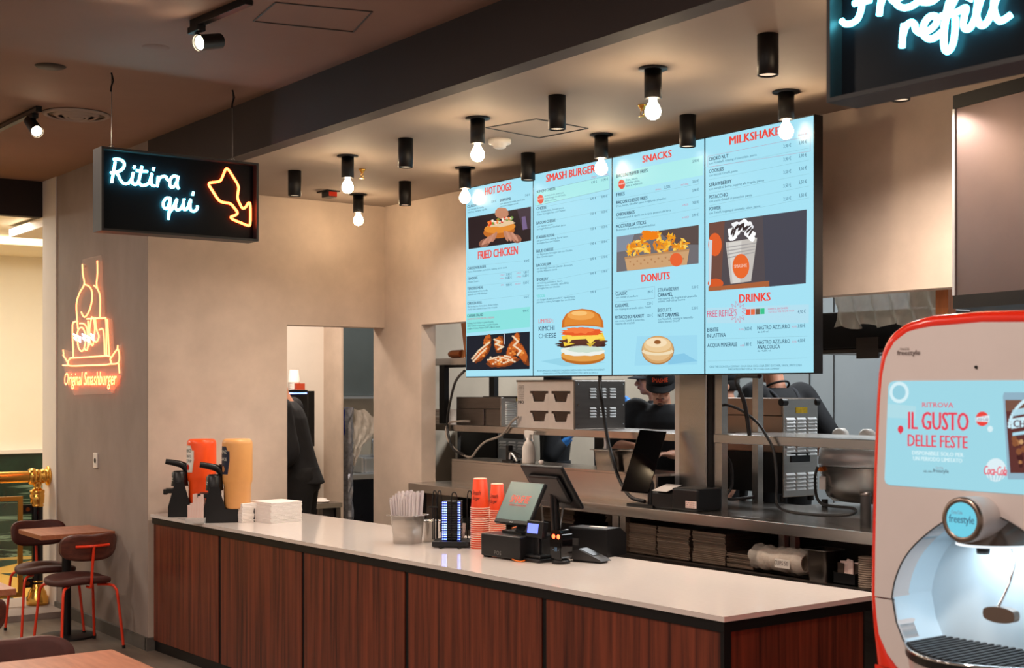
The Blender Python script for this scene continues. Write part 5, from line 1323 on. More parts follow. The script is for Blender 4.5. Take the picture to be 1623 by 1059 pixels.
# ---- over the pass on the right: appliance shelf, plastic-covered duct, board and wall-hung steel hood
p = PY(1345, 540, 5.6)
t = thing('black_appliance', 'black appliance on a high shelf at the right of the screens', 'appliance', (p.x, 5.6, PY(1345, 560, 5.6).z))
obj('body', MB().box(-.28, .5, 0, .35, .02, .22), 'black_plastic', t, bevel=.01)
obj('steel_trim', MB().box(-.28, .5, -.01, .3, 0, .02).box(.06, .2, -.012, .0, -.03, .08), 'steel_dark', t)
obj('shelf_arm', MB().box(-.28, -.25, .3, .9, .0, .03).box(.4, .43, .3, .9, .0, .03).box(-.28, .5, .88, .92, -.0, 1.2), 'steel_dark', t)
b = MB(); r_.seed(9)
xa, xb = PY(1322, 490, 5.5).x, PY(1490, 490, 5.5).x; zt, zb = 2.30, PY(1400, 516, 5.5).z
for j in range(1):
    N = 40; vs = []
    for i in range(N + 1):
        x = xa + (xb - xa) * i / N
        for k in range(7):
            vs.append(Vector((x, 5.5 + .035 * math.sin(i * .9 + k * .7) + r_.uniform(-.01, .01), zb + (zt - zb) * k / 6 + .012 * math.sin(i * .6))))
    b.add(vs, [(i * 7 + k, (i + 1) * 7 + k, (i + 1) * 7 + k + 1, i * 7 + k + 1) for i in range(N) for k in range(6)], True)
o = obj('plastic_sheet', b, M('sheet_film', (206, 210, 200), .28, alpha=.8, noise=.1, scale=10)); tag(o, 'pale translucent plastic sheet hanging under the wall at the right', 'plastic sheet')
o = obj('wooden_post', MB().box(PY(1487, 470, 5.34).x, PY(1507, 470, 5.34).x, 5.32, 5.38, 1.9, 3.08), 'board_wood'); tag(o, 'brown wooden post behind the wall edge beside the steel hood', 'post')
YH = 4.75
p = PY(1513, 320, YH); zt, zb = PY(1513, 152, YH).z, PY(1511, 490, YH).z
t = thing('steel_hood', 'wall-hung box with a curved mirror steel front and black top and bottom bands', 'hood', (p.x, YB, zb))
hh = zt - zb; WH = 1.5; dpt = YB - YH
N = 16; prof = [(0, -dpt)]
vs = []
for i in range(N + 1):
    a = i / N; vs.append((WH * a, -dpt - .10 * math.sin(math.pi * a)))
obj('mirror_front', MB().prism(vs + [(WH, 0), (0, 0)], lambda u, v, w: Vector((u, v, w)), .055, hh - .055, smooth=False), M('hood_steel', (126, 110, 108), .36, metal=1, noise=.06, scale=3), t)
obj('band', MB().prism([(u - .004 + .008 * u / WH, v - .006) for u, v in vs] + [(WH + .004, 0), (-.004, 0)], lambda u, v, w: Vector((u, v, w)), 0, .055), 'black_metal', t)
obj('band', MB().prism([(u - .004 + .008 * u / WH, v - .006) for u, v in vs] + [(WH + .004, 0), (-.004, 0)], lambda u, v, w: Vector((u, v, w)), hh - .055, hh), 'black_metal', t)
obj('edge_strip', MB().box(-.006, .006, -dpt - .008, -dpt + .02, .056, hh - .056), 'steel_bright', t)

# ---- back room seen through the left opening
mp = Vector((-10.35, 0, 0)); y_ = PX(465, 640, -10.35).y
zt = PX(465, 618, -10.35).z
t = thing('back_room_monitor', 'black monitor edge with a blue light line seen through the left opening', 'monitor', (-10.35, y_, zt - .36))
y1_ = PX(487, 640, -10.35).y - y_
obj('screen', MB().box(-.02, .01, -.35, y1_, 0, .36), 'black_plastic', t, bevel=.004)
obj('light_line', MB().box(.0105, .0125, -.3, y1_ - .01, .325, .335), 'led_blue', t)
obj('mount', MB().box(-.35, -.02, -.1, -.04, .1, .2), 'black_metal', t)
obj('side_arm', MB().box(-.03, .0, y1_ + .01, y1_ + .07, -.13, .35), 'black_metal', t)
cpz = Vector((-10.36, PX(466, 610, -10.36).y, zt))
for k in range(6):
    o = obj('paper_cup', MB().lathe([(.05, 0), (.053, .003), (.05, .006), (.038, .11), (0, .11)], n=18), 'paper', loc=cpz + Vector((0, 0, .002 + .012 * k))); tag(o, 'white paper cup nested upside down on top of the back room monitor', 'paper cup', 'white cups on the monitor')
o = obj('sauce_packet', MB().box(-.03, .03, -.03, .05, 0, .055, ink=(190, 70, 40)), 'ink_print', loc=cpz + Vector((.055, .01, .001))); tag(o, 'small red packet in front of the white cups on the monitor', 'packet')
p = PD(512, 797, 11.4)
t = thing('prep_table', 'small steel work table in the back room behind the person in black', 'steel table', (p.x, p.y, 0))
obj('tabletop', MB().box(-.3, .085, -.1, .14, p.z - .04, p.z), 'steel', t)
obj('leg', MB().box(.03, .07, -.08, -.04, 0, p.z - .04), 'steel_dark', t); obj('leg', MB().box(-.28, -.24, -.08, -.04, 0, p.z - .04), 'steel_dark', t)
obj('leg', MB().box(.03, .07, .09, .13, 0, p.z - .04), 'steel_dark', t); obj('leg', MB().box(-.28, -.24, .09, .13, 0, p.z - .04), 'steel_dark', t)
obj('drawer', MB().box(-.24, .03, -.09, .1, p.z - .2, p.z - .045), 'dark_grey', t)
o = obj('crumpled_cloth', MB().ell((-.05, 0, .012), .1, .08, .012, 12).ell((-.1, .04, .018), .05, .05, .016, 10), 'paper', loc=(p.x, p.y, p.z)); tag(o, 'crumpled pale paper on the back room work table', 'paper')
sx = -11.35
y0_ = PX(556, 752, sx).y; zt = PX(570, 752, sx).z
t = thing('sink_unit', 'stainless sink unit with a dark cabinet in the wash room behind the opening', 'sink', (sx, y0_, 0))
obj('cabinet', MB().box(-.6, -.02, .02, 1.6, .08, zt - .05), M('sink_cabinet', (34, 38, 50), .25, metal=.5, noise=.2, scale=3), t)
obj('counter_edge', MB().box(-.62, 0, 0, 1.62, zt - .05, zt), 'steel_bright', t, bevel=.004)
obj('basin', MB().box(-.5, -.1, .18, .22, zt, zt + .16).box(-.5, -.46, .22, 1.4, zt, zt + .16).box(-.14, -.1, .22, 1.4, zt, zt + .15), 'steel_bright', t, bevel=.012)
obj('tap', MB().tube(bez([(-.45, .5, zt), (-.45, .5, zt + .28), (-.4, .5, zt + .34), (-.3, .5, zt + .32), (-.28, .5, zt + .27)], 5), .013, 8), 'chrome', t)
zs_ = PX(565, 632, -12.0).z
t = thing('wall_cabinet', 'flat grey steel wall panel above a thin shelf in the wash room', 'cabinet', (-12.2, y0_ - .3, zs_))
obj('panel', MB().box(0, .03, -.3, 2.2, .03, 1.3), M('panel_steel', (112, 116, 112), .35, metal=.5, noise=.1, scale=1.2), t)
obj('shelf_board', MB().box(0, .2, -.3, 2.2, 0, .025), 'steel_bright', t)
wp = PX(549, 700, -10.6); zt = PX(549, 646, -10.6).z
t = thing('wrapped_trolley', 'tall slim trolley wrapped in shiny plastic with a blue top', 'trolley', (-10.6, wp.y, 0))
r_.seed(3); b = MB(); rings = []
for j in range(30):
    z = zt * j / 29; ring = []
    for i in range(14):
        a = 2 * math.pi * i / 14; R = .052 + r_.uniform(-.008, .008); ring.append(Vector((R * 1.6 * math.cos(a), R * math.sin(a), z)))
    rings.append(ring)
b.add([v for g in rings for v in g], [(j * 14 + i, j * 14 + (i + 1) % 14, (j + 1) * 14 + (i + 1) % 14, (j + 1) * 14 + i) for j in range(29) for i in range(14)], False)
obj('plastic_wrap', b, M('shiny_wrap', (168, 172, 184), .15, metal=.5, noise=.3, scale=30), t)
obj('blue_sleeve', MB().lathe([(.0, zt - .25), (.062, zt - .25), (.06, zt - .02), (.03, zt), (0, zt)], n=14), M('blue_film', (36, 58, 160), .3, noise=.2, scale=14), t)
b = MB(); N = 9; vs = []; r_.seed(8)
for k in range(13):
    z = zt - .02 - .5 * k / 12
    for i in range(N):
        wv = .07 + .17 * math.sin(math.pi * min(1, (k + 1.5) / 10)) - .06 * max(0, k - 9) / 3
        vs.append(Vector((.02 + .02 * math.sin(i * 2.1 + k), .05 + wv * i / (N - 1) + r_.uniform(-.006, .006), z + r_.uniform(-.01, .01))))
b.add(vs, [(k * N + i, k * N + i + 1, (k + 1) * N + i + 1, (k + 1) * N + i) for k in range(12) for i in range(N - 1)], True)
o = obj('plastic_bag', b, M('bag_film', (236, 226, 216), .3, alpha=.6, noise=.1, scale=20), loc=(-10.58, wp.y, 0)); tag(o, 'thin white plastic bag hanging from the wrapped trolley', 'plastic bag')
# ---------------------------------------------------------------- staff
M('skin', (206, 150, 124), .5, noise=.05, scale=30, sub=.15)
M('skin_tan', (186, 130, 104), .5, noise=.05, scale=30, sub=.15)
M('hair', (26, 20, 18), .55, noise=.3, scale=60)
M('stubble', (92, 64, 54), .7, noise=.2, scale=80)
M('shirt_black', (20, 21, 25), .85, noise=.25, scale=14, bump=.15)
M('trousers_black', (16, 16, 18), .85, noise=.25, scale=12, bump=.15)
M('apron', (30, 32, 38), .8, noise=.15, scale=12)
M('glove_blue', (52, 118, 190), .4, noise=.1, scale=20)
M('eye_white', (230, 226, 220), .2, noise=.02, scale=20)
M('eye_dark', (30, 22, 18), .15, noise=.02, scale=20)
M('lips', (176, 104, 92), .45, noise=.05, scale=30)

def remesh(o, vox, it=4):
    m = o.modifiers.new('skin', 'REMESH'); m.mode = 'VOXEL'; m.voxel_size = vox; m.use_smooth_shade = True
    s_ = o.modifiers.new('smooth', 'SMOOTH'); s_.factor = .5; s_.iterations = it
    return o

def limb(mb, pts, radii, n=14):
    P = bez(pts, 6); R = []
    for i in range(len(radii) - 1):
        for k in range(6): R.append(radii[i] + (radii[i + 1] - radii[i]) * k / 6)
    R.append(radii[-1])
    mb.tube(P, 0, n, radii=R)
    mb.ell(P[0], R[0], R[0], R[0], 12); mb.ell(P[-1], R[-1], R[-1], R[-1], 12)

def rings(mb, rs, n=22):                    # closed loft of ellipse rings (centre, rx, ry)
    vs = []
    for c, rx, ry in rs:
        for i in range(n):
            a = 2 * math.pi * i / n; vs.append(Vector(c) + Vector((rx * math.cos(a), ry * math.sin(a), 0)))
    R = len(rs)
    mb.add(vs, [(j * n + i, j * n + (i + 1) % n, (j + 1) * n + (i + 1) % n, (j + 1) * n + i) for j in range(R - 1) for i in range(n)], True)
    mb.add(vs[:n], [tuple(range(n))[::-1]], True); mb.add(vs[-n:], [tuple(range(n))], True)

def hand(mb, wrist, d, palm_n, side, infl=0.0, curl=.5):
    wrist, d, palm_n = Vector(wrist), Vector(d).normalized(), Vector(palm_n)
    palm_n = (palm_n - d * palm_n.dot(d)).normalized(); s_ = d.cross(palm_n) * side
    B = Matrix((s_, d, palm_n)).transposed()
    mb.ell(wrist + d * .045, .040 + infl, .052 + infl, .016 + infl, 14, B)
    for k, (off, ln) in enumerate(((-.030, .066), (-.0105, .076), (.0105, .072), (.029, .055))):
        b = wrist + d * .088 + s_ * off
        e1 = b + d * ln * .42 + s_ * off * .12 + palm_n * (.006 * curl)
        e2 = e1 + (d * (1 - .5 * curl) + palm_n * curl).normalized() * ln * .33
        e3 = e2 + (d * (1 - .9 * curl) + palm_n * 1.2 * curl).normalized() * ln * .28
        limb(mb, [b - d * .02, b, e1, e2, e3], [.0095 + infl, .0095 + infl, .0088 + infl, .008 + infl, .007 + infl], 10)
    tb = wrist + d * .02 - s_ * .034
    limb(mb, [tb, tb + d * .028 - s_ * .022 + palm_n * .008, tb + d * .058 - s_ * .026 + palm_n * .014], [.013 + infl, .011 + infl, .0085 + infl], 10)

def person(label, base, yaw, lean=0.0, head_pitch=0.0, head_yaw=0.0, arms=None, skin='skin', gloves=(), sc_=1.0, cap=True, beard=False, glasses=False, logo=False, straps=False, apron=False, long_sleeve=False, cap_text=None, stub=False, shrug=0.0, neck=0.0):
    t = thing('person', label, 'person', base, yaw)
    t.scale = (sc_, sc_, sc_)
    LM = Matrix.Translation((0, 0, .98)) @ Matrix.Rotation(lean, 4, 'X') @ Matrix.Translation((0, 0, -.98))
    L = lambda x, y, z: LM @ Vector((x, y, z))
    hc0 = L(0, -.035 + neck * .6, 1.655 + neck)
    HM = Matrix.Translation(hc0) @ Matrix.Rotation(head_yaw, 4, 'Z') @ Matrix.Rotation(head_pitch + lean * .5, 4, 'X')
    Hh = lambda x, y, z: HM @ Vector((x, y, z))
    H3 = HM.to_3x3()
    arms = arms or {}
    body, shirt, pants = MB(), MB(), MB()
    # torso
    T = [(.98, .155, .105, 0), (1.06, .145, .10, 0), (1.15, .15, .105, -.005), (1.27, .175, .115, -.01), (1.37, .185, .115, -.005), (1.43, .165, .095, .005), (1.475, .10, .07, .01)]
    rings(body, [(L(0, y, z), rx, ry) for z, rx, ry, y in T])
    rings(shirt, [(L(0, y, z), rx + .018, ry + .018) for z, rx, ry, y in [(.90, .165, .115, 0)] + T[:-1]] + [(L(0, .012, 1.472), .098, .082), (L(0, .01, 1.488), .075, .072)])
    limb(body, [L(0, .012, 1.45), L(0, .0, 1.52), Hh(0, .02, -.06)], [.062, .056, .056])
    # head
    body.ell(Hh(0, .012, .02), .077, .096, .105, 22, H3); body.ell(Hh(0, -.025, -.06), .058, .066, .062, 18, H3); body.ell(Hh(0, -.055, -.095), .03, .03, .024, 14, H3)
    limb(body, [Hh(0, -.078, .02), Hh(0, -.098, -.012), Hh(0, -.112, -.034)], [.010, .012, .015], 12); body.ell(Hh(.014, -.098, -.038), .010, .012, .008, 10, H3); body.ell(Hh(-.014, -.098, -.038), .010, .012, .008, 10, H3)
    body.ell(Hh(0, -.076, .032), .056, .018, .012, 14, H3); body.ell(Hh(.038, -.062, -.022), .022, .02, .022, 12, H3); body.ell(Hh(-.038, -.062, -.022), .022, .02, .022, 12, H3)
    body.ell(Hh(0, -.086, -.063), .024, .012, .012, 12, H3)
    for s_ in (-1, 1): body.ell(Hh(s_ * .079, .018, -.012), .011, .021, .032, 14, H3)
    # legs
    for s_ in (-1, 1):
        J = [Vector((s_ * .085, 0, .95)), Vector((s_ * .095, -.02, .72)), Vector((s_ * .10, -.012, .50)), Vector((s_ * .105, .02, .28)), Vector((s_ * .105, .02, .09))]
        limb(body, J, [.085, .075, .054, .050, .038]); body.ell((s_ * .11, -.05, .045), .042, .125, .042, 14)
        limb(pants, J[:-1] + [Vector((s_ * .105, .018, .07))], [.108, .095, .076, .07, .066])
    rings(pants, [((0, 0, .86), .165, .118), ((0, 0, .93), .172, .122), ((0, 0, 1.0), .166, .116), ((0, 0, 1.03), .16, .11)])
    hands = MB(); glv = MB()
    for s_, key in ((1, 'L'), (-1, 'R')):
        sh = L(s_ * .185, .01, 1.415 + shrug)
        el, wr = arms.get(key, (L(s_ * .25, .04, 1.13), L(s_ * .27, -.06, .90)))
        el, wr = Vector(el), Vector(wr)
        limb(body, [sh, sh.lerp(el, .5), el], [.058, .048, .041]); limb(body, [el, el.lerp(wr, .35), wr], [.041, .040, .028])
        d = (wr - el).normalized()
        pn = arms.get(key + 'n', Vector((0, -.5, -1)))
        hand(glv if key in gloves else body, wr, d, pn, s_, .003 if key in gloves else 0, arms.get('curl', .5))
        if key in gloves: limb(glv, [wr - d * .05, wr, wr + d * .03], [.036, .034, .034])
        e2 = el if not long_sleeve else wr
        limb(shirt, [L(s_ * .12, .008, 1.405 + shrug * .7), sh, sh.lerp(el, .5)] + ([sh.lerp(el, .88)] if not long_sleeve else [el, el.lerp(wr, .5), wr - d * .02]), [.07, .078, .072] + ([.066] if not long_sleeve else [.064, .056, .046]))
    b_ = obj('body', body, skin, t); remesh(b_, .0075, 3)
    c_ = obj('shirt', shirt, 'shirt_black', t); remesh(c_, .011, 4)
    c_ = obj('trousers', pants, 'trousers_black', t); remesh(c_, .012, 4)
    sm = MB()
    for s_ in (-1, 1): sm.ell((s_ * .11, -.05, .04), .05, .14, .04, 14)
    obj('shoe', MB().ell((.11, -.05, .045), .052, .145, .045, 14), 'rubber', t); obj('shoe', MB().ell((-.11, -.05, .045), .052, .145, .045, 14), 'rubber', t)
    if glv.v: g_ = obj('glove', glv, 'glove_blue', t); remesh(g_, .006, 2)
    for s_ in (-1, 1):
        e = obj('eye', MB().ell(Hh(s_ * .031, -.079, .008), .014, .010, .0075, 14, H3), 'eye_white', t)
        obj('iris', MB().ell(Hh(s_ * .031, -.087, .007), .006, .004, .006, 10, H3), 'eye_dark', e)
        obj('eyebrow', MB().tube([Hh(s_ * .014, -.093, .026), Hh(s_ * .032, -.092, .033), Hh(s_ * .050, -.080, .028)], .0045, 6), 'hair', t)
    obj('lips', MB().ell(Hh(0, -.0985, -.060), .021, .006, .005, 12, H3).ell(Hh(0, -.0965, -.068), .018, .006, .005, 12, H3), 'lips', t)
    if beard:
        b = MB().ell(Hh(0, -.070, -.098), .022, .0185, .016, 14, H3)
        for s_ in (-1, 1): b.tube(bez([Hh(s_ * .001, -.100, -.049), Hh(s_ * .014, -.097, -.051), Hh(s_ * .025, -.088, -.058)], 4), .0042, 7)
        obj('beard', b, 'stubble' if stub else 'hair', t)
    # hair: shell over the back and sides of the skull
    b = MB(); N = 26; vs = []; K = 11
    for k in range(K + 1):
        th = (math.pi * .70) * k / K
        for i in range(N):
            a = 2 * math.pi * i / N; front = max(0, -math.sin(a))
            tt = th * (1 - .52 * front ** .7)
            vs.append(Hh(.083 * math.sin(tt) * math.cos(a), .014 + .103 * math.sin(tt) * math.sin(a), .022 + .110 * math.cos(tt)))
    b.add(vs, [(k * N + i, k * N + (i + 1) % N, (k + 1) * N + (i + 1) % N, (k + 1) * N + i) for k in range(K) for i in range(N)], True)
    o = obj('hair', b, 'hair', t); m_ = o.modifiers.new('thick', 'SOLIDIFY'); m_.thickness = .006
    if cap:
        b = MB(); vs = []; K = 10; N = 30
        for k in range(K + 1):
            th = math.pi * .5 * k / K
            for i in range(N):
                a = 2 * math.pi * i / N
                vs.append(Hh(.090 * math.sin(th) ** .8 * math.cos(a), .010 + .112 * math.sin(th) ** .8 * math.sin(a), .034 + .108 * math.cos(th) ** .75))
        b.add(vs, [(k * N + i, k * N + (i + 1) % N, (k + 1) * N + (i + 1) % N, (k + 1) * N + i) for k in range(K) for i in range(N)], True)
        cp = obj('cap', b, 'shirt_black', t); m_ = cp.modifiers.new('thick', 'SOLIDIFY'); m_.thickness = .004
        br = MB(); vs = []; N = 16
        for j in range(6):
            for i in range(N + 1):
                a = math.pi * (1 + i / N); r = 1 + .72 * j / 5
                vs.append(Hh(.088 * math.cos(a) * (1 + .05 * j / 5), .012 + .108 * math.sin(a) * r, .034 - .018 * (j / 5) - .020 * abs(math.cos(a)) ** 2 * (j / 5)))
        br.add(vs, [(j * (N + 1) + i, j * (N + 1) + i + 1, (j + 1) * (N + 1) + i + 1, (j + 1) * (N + 1) + i) for j in range(5) for i in range(N)], True)
        o = obj('cap_brim', br, 'shirt_black', cp); m_ = o.modifiers.new('thick', 'SOLIDIFY'); m_.thickness = .004
        if cap_text:
            m = MB(); v2, f2, tw = text_mesh(cap_text); k = .105 / tw
            def q(v):
                u = (v.x * k - .0525) / .1; z = .062 + v.y * .028
                return Hh(.100 * math.sin(u), .010 - .122 * math.cos(u) + (z - .034) * .22, z)
            for dz in (0, .0015): m.add([q(v) + Vector((dz, 0, dz)) for v in v2], f2, ink=(240, 84, 40))
            obj('cap_lettering', m, 'ink_print', cp)
    if glasses:
        b = MB()
        for s_ in (-1, 1):
            b.tube([Hh(s_ * .033 + .021 * math.cos(a * .524), -.098 - .0 * a, .004 + .017 * math.sin(a * .524)) for a in range(12)], .0022, 6, closed=True)
            b.tube([Hh(s_ * .054, -.096, .010), Hh(s_ * .082, -.03, .012), Hh(s_ * .084, .02, .004)], .0022, 6)
        b.tube([Hh(-.012, -.099, .008), Hh(0, -.103, .011), Hh(.012, -.099, .008)], .002, 6)
        obj('glasses', b, 'black_metal', t)
    if logo:
        m = MB(); c0_ = L(.06, -.14, 1.33); m.add([c0_ + Vector((.03 * math.cos(a * .524), 0, .018 * math.sin(a * .524))) for a in range(12)], [tuple(range(12))], ink=(220, 60, 40))
        obj('shirt_logo', m, 'ink_print', t)
    if straps:
        b = MB()
        for s_ in (-1, 1): b.tube(bez([L(s_ * .09, -.11, 1.30), L(s_ * .105, -.05, 1.45), L(s_ * .10, .03, 1.475), L(s_ * .075, .11, 1.40), L(s_ * .04, .138, 1.25), L(-s_ * .03, .13, 1.1)], 5), .014, 8)
        obj('apron_strap', b, 'apron', t)
        b = MB().tube(bez([L(-.07, -.06, 1.46), L(-.075, .03, 1.50), L(0, .09, 1.515), L(.075, .03, 1.50), L(.07, -.06, 1.46)], 5), .007, 7)
        obj('neck_cord', b, 'rubber', t)
    if apron:
        b = MB(); rings(b, [((0, 0, .62), .185, .140), ((0, 0, .9), .185, .142), ((0, 0, 1.05), .175, .13)])
        o = obj('apron', b, 'apron', t)
    return t

# man at the pass looking down, man with glasses behind him, two colleagues to the right, one behind the cabinet, one in the back room
def floor_at(px, y): q = PY(px, 700, y); return Vector((q.x, y, .12))
person('person in a black cap and black T-shirt bent over the pass, face lowered', floor_at(1052, 6.25), .72, lean=.22, head_pitch=.28, head_yaw=.05, shrug=.035, neck=-.03,
       arms={'R': ((-.30, -.10, 1.20), (-.14, -.34, 1.20)), 'L': ((.28, -.12, 1.14), (.08, -.36, 1.16)), 'Rn': Vector((0, 0, -1)), 'Ln': Vector((0, 0, -1))}, beard=True, stub=True, logo=True, cap_text='SMASHIE', sc_=1.03)
person('person with glasses and blue glove in profile behind the man in the black cap', floor_at(1045, 7.15), -.62, lean=.05, head_pitch=.05,
       arms={'L': ((.21, -.14, 1.36), (.12, -.25, 1.47)), 'Ln': Vector((0, -1, 0)), 'curl': .3}, skin='skin', gloves=('L',), glasses=True, sc_=1.03, cap=True)
person('person in a black cap seen between the steel posts, ear and neck showing', floor_at(1159, 6.95), -.62, lean=.04, head_pitch=.0, skin='skin', sc_=1.0, cap=True)
person('person in black shirt with apron straps seen from behind, right of the steel posts', floor_at(1243, 6.62), -1.75, lean=.16, head_pitch=.1, shrug=.03,
       arms={'L': ((.30, -.10, 1.12), (.18, -.36, 1.02)), 'R': ((-.33, .04, 1.18), (-.30, -.20, 1.04))}, skin='skin_tan', straps=True, sc_=1.10, cap=True)
person('person in black clothes with a blue glove mostly hidden by the warming cabinet', floor_at(879, 6.62), 2.5, lean=.0, long_sleeve=True,
       arms={'R': ((-.27, .04, 1.10), (-.25, -.06, 1.19)), 'Rn': Vector((0, -1, 0)), 'curl': .3}, gloves=('R',), cap=True, sc_=1.0, apron=True)
p = PD(480, 800, 10.3)
person('person in long black clothes bending forward in the left opening, back turned', (p.x, p.y, 0), -.68, lean=.27, head_pitch=.75, neck=-.03, arms={'L': ((.235, -.04, 1.12), (.20, -.22, .99)), 'R': ((-.24, -.18, 1.10), (-.15, -.42, 1.0))}, long_sleeve=True, cap=True, sc_=1.12, shrug=.02)
# ---------------------------------------------------------------- dining chairs and tables on the left
def superpoly(rx, ry, pw=2.6, n=36):
    out = []
    for i in range(n):
        a = 2 * math.pi * i / n; c, s_ = math.cos(a), math.sin(a)
        out.append((rx * math.copysign(abs(c) ** (2 / pw), c), ry * math.copysign(abs(s_) ** (2 / pw), s_)))
    return out
def make_chair(loc, rz, label, group='red-legged dining chairs'):      # faces local +x
    t = thing('dining_chair', label, 'chair', loc, rz, group)
    rs = []
    SP = superpoly(.205, .205, 3)
    m = MB(); n = len(SP); vs = []
    prof = [(.86, .432), (.97, .438), (1.0, .452), (.985, .468), (.9, .477), (.5, .478), (.0, .474)]
    for k, z in prof:
        for u, v in SP: vs.append(Vector((u * max(k, .001), v * max(k, .001) * (1 - .06 * (u < 0)), z + .014 * (u / .205) ** 2 * (k > .4) - .006 * (v / .205) ** 2)))
    m.add(vs, [(j * n + i, j * n + (i + 1) % n, (j + 1) * n + (i + 1) % n, (j + 1) * n + i) for j in range(len(prof) - 1) for i in range(n)], True)
    m.add(vs[:n], [tuple(range(n))[::-1]])
    obj('seat', m, 'brown_leather', t)
    # backrest: rounded bean outline on a curve, leather in front, wood behind
    def backpt(y, z, d):
        return Vector((-.205 - .05 * ((z - .6) / .2) + .07 * (y / .19) ** 2 + d, y, z))
    def outline():
        o = []
        for i in range(48):
            a = 2 * math.pi * i / 48; c, s_ = math.cos(a), math.sin(a)
            y = .192 * math.copysign(abs(c) ** .62, c); z = .697 + .094 * math.copysign(abs(s_) ** .75, s_)
            if s_ > 0: z += .012 * (abs(y) / .19) ** 2 - .012 * (1 - (abs(y) / .19)) 
            o.append((y, z))
        return o
    OL = outline(); N = len(OL)
    for nm, d0, d1, mat in (('backrest', .0, .020, 'brown_leather'), ('back_shell', -.012, -.0005, 'chair_wood')):
        m = MB(); vs = []
        for d in (d0, d1):
            for k in (1, .8, .6, .4, .2, 0.001):
                for y, z in OL: vs.append(backpt(y * k, .697 + (z - .697) * k, d + (.006 * (1 - k * k) if d == d1 and nm == 'backrest' else 0)))
        for b0 in (0, 6 * N):
            for j in range(5):
                for i in range(N):
                    q = (b0 + j * N + i, b0 + j * N + (i + 1) % N, b0 + (j + 1) * N + (i + 1) % N, b0 + (j + 1) * N + i)
                    m.add([], [], True); m.f.append(list(q if b0 == 0 else q[::-1])); m.sm.append(True); m.ink.append(None)
        m.v = [tuple(v) for v in vs]
        for i in range(N): m.f.append([i, 6 * N + i, 6 * N + (i + 1) % N, (i + 1) % N]); m.sm.append(False); m.ink.append(None)
        obj(nm, m, mat, t)
    b0 = backpt(0, .70, -.022)
    obj('back_support', MB().tube(bez([(-.14, 0, .425), (-.19, 0, .425), (-.212, 0, .45), (b0.x + .022, 0, .58), (b0.x, 0, .70)], 6), .0095, 8).tube([backpt(y, .705, -.022) for y in (-.115, -.06, 0, .06, .115)], .0095, 8), 'orange_paint', t)
    for sx in (1, -1):
        for sy in (1, -1):
            lg = obj('leg', MB().tube(bez([(sx * .08, sy * .10, .425), (sx * .155, sy * .155, .425), (sx * .185, sy * .178, .405), (sx * .20, sy * .19, .34), (sx * .235, sy * .215, .012)], 6), .0095, 8), 'orange_paint', t)
            obj('foot_cap', MB().cyl((sx * .236, sy * .2155, .0), (sx * .2345, sy * .2145, .022), .0115, n=10), 'rubber', lg)
    return t
ca = PZ(108, 1010, 0)
def table(c, lx, ly, label, name='dining_table', rz=0):
    t = thing(name, label, 'table', (c[0], c[1], 0), rz, 'square wooden dining tables')
    obj('tabletop', MB().box(-lx / 2, lx / 2, -ly / 2, ly / 2, .718, .75), 'table_wood', t, bevel=.003)
    obj('pedestal', MB().cyl((0, 0, .012), (0, 0, .71), .031, n=20), 'black_metal', t)
    obj('base_plate', MB().lathe([(0, 0), (.20, 0), (.20, .010), (.19, .014), (0, .016)], n=40), 'black_metal', t)
    obj('top_plate', MB().box(-.12, .12, -.12, .12, .71, .718), 'black_metal', t)
    return t
table((-9.43, 3.06), .52, .51, 'small square wooden table against the grey column between two chairs')
c1 = make_chair((-9.0, 3.0, 0), math.pi + .08, 'dining chair nearest the counter, its wooden back and red bracket facing us')
def chair_at(x, y, rz, label): return dup(c1, (x, y, 0), rz, label)
chair_at(-9.70, 2.99, -.05, 'dining chair behind the small square table beside the brass railing')
tc = PZ(178, 1029, .75)
table((tc.x + .40, tc.y - .40), .80, .80, 'pale wooden table in the foreground at the bottom left corner')
chair_at(tc.x - .02, tc.y - .28, .0, 'dining chair with only its brown back visible behind the foreground table')
tb = PZ(26, 933, .75)
table((tb.x - .30, tb.y - .30), .60, .60, 'wooden table cut off by the left edge of the photo')
chair_at(tb.x + .25, tb.y - .36, math.pi, 'dining chair at the left edge with a sliver of its wooden back showing')

# ---------------------------------------------------------------- brass railing in the shop front
XR_ = -10.69; ZR = 1.01
yw = YF - .01
t = thing('brass_railing', 'polished brass handrail with a black post and brass framed panel at the shop front', 'railing', (XR_, yw, .045))
z0_ = ZR - .0
rl = MB().cyl((0, -3.2, z0_), (0, -.05, z0_), .044, n=28)
obj('handrail', rl, 'brass', t)
AX = Matrix.Rotation(math.pi / 2, 3, 'X')
obj('wall_flange', MB().lathe([(0, 0), (.075, 0), (.078, .012), (.07, .02), (.055, .022), (.05, .035), (.058, .04), (.058, .055), (.048, .06), (.048, .11)], m=AX, c=(0, 0, z0_), n=28).lathe([(.046, .10), (.062, .11), (.066, .13), (.062, .15), (.05, .16)], m=AX, c=(0, 0, z0_), n=28), 'brass', t)
yp = -.09
obj('post', MB().cyl((0, yp, .10), (0, yp, .80), .043, n=28), 'black_gloss', t)
obj('post_collar', MB().lathe([(.042, .77), (.049, .775), (.049, .785), (.043, .79), (.052, .80), (.056, .865), (.050, .87), (.056, .88), (.056, .90), (.042, .905), (.03, .915), (.026, .93), (.034, .94), (.03, .965)], (0, yp, 0), 28).ell((0, yp, z0_), .054, .054, .054, 20), 'brass', t)
obj('post_base', MB().lathe([(0, 0), (.082, 0), (.085, .02), (.083, .06), (.072, .075), (.068, .10), (.057, .115), (.05, .13), (.048, .16), (.043, .165)], (0, yp, 0), 32).lathe([(.0435, .18), (.047, .185), (.0435, .19)], (0, yp, 0), 28), 'brass', t)
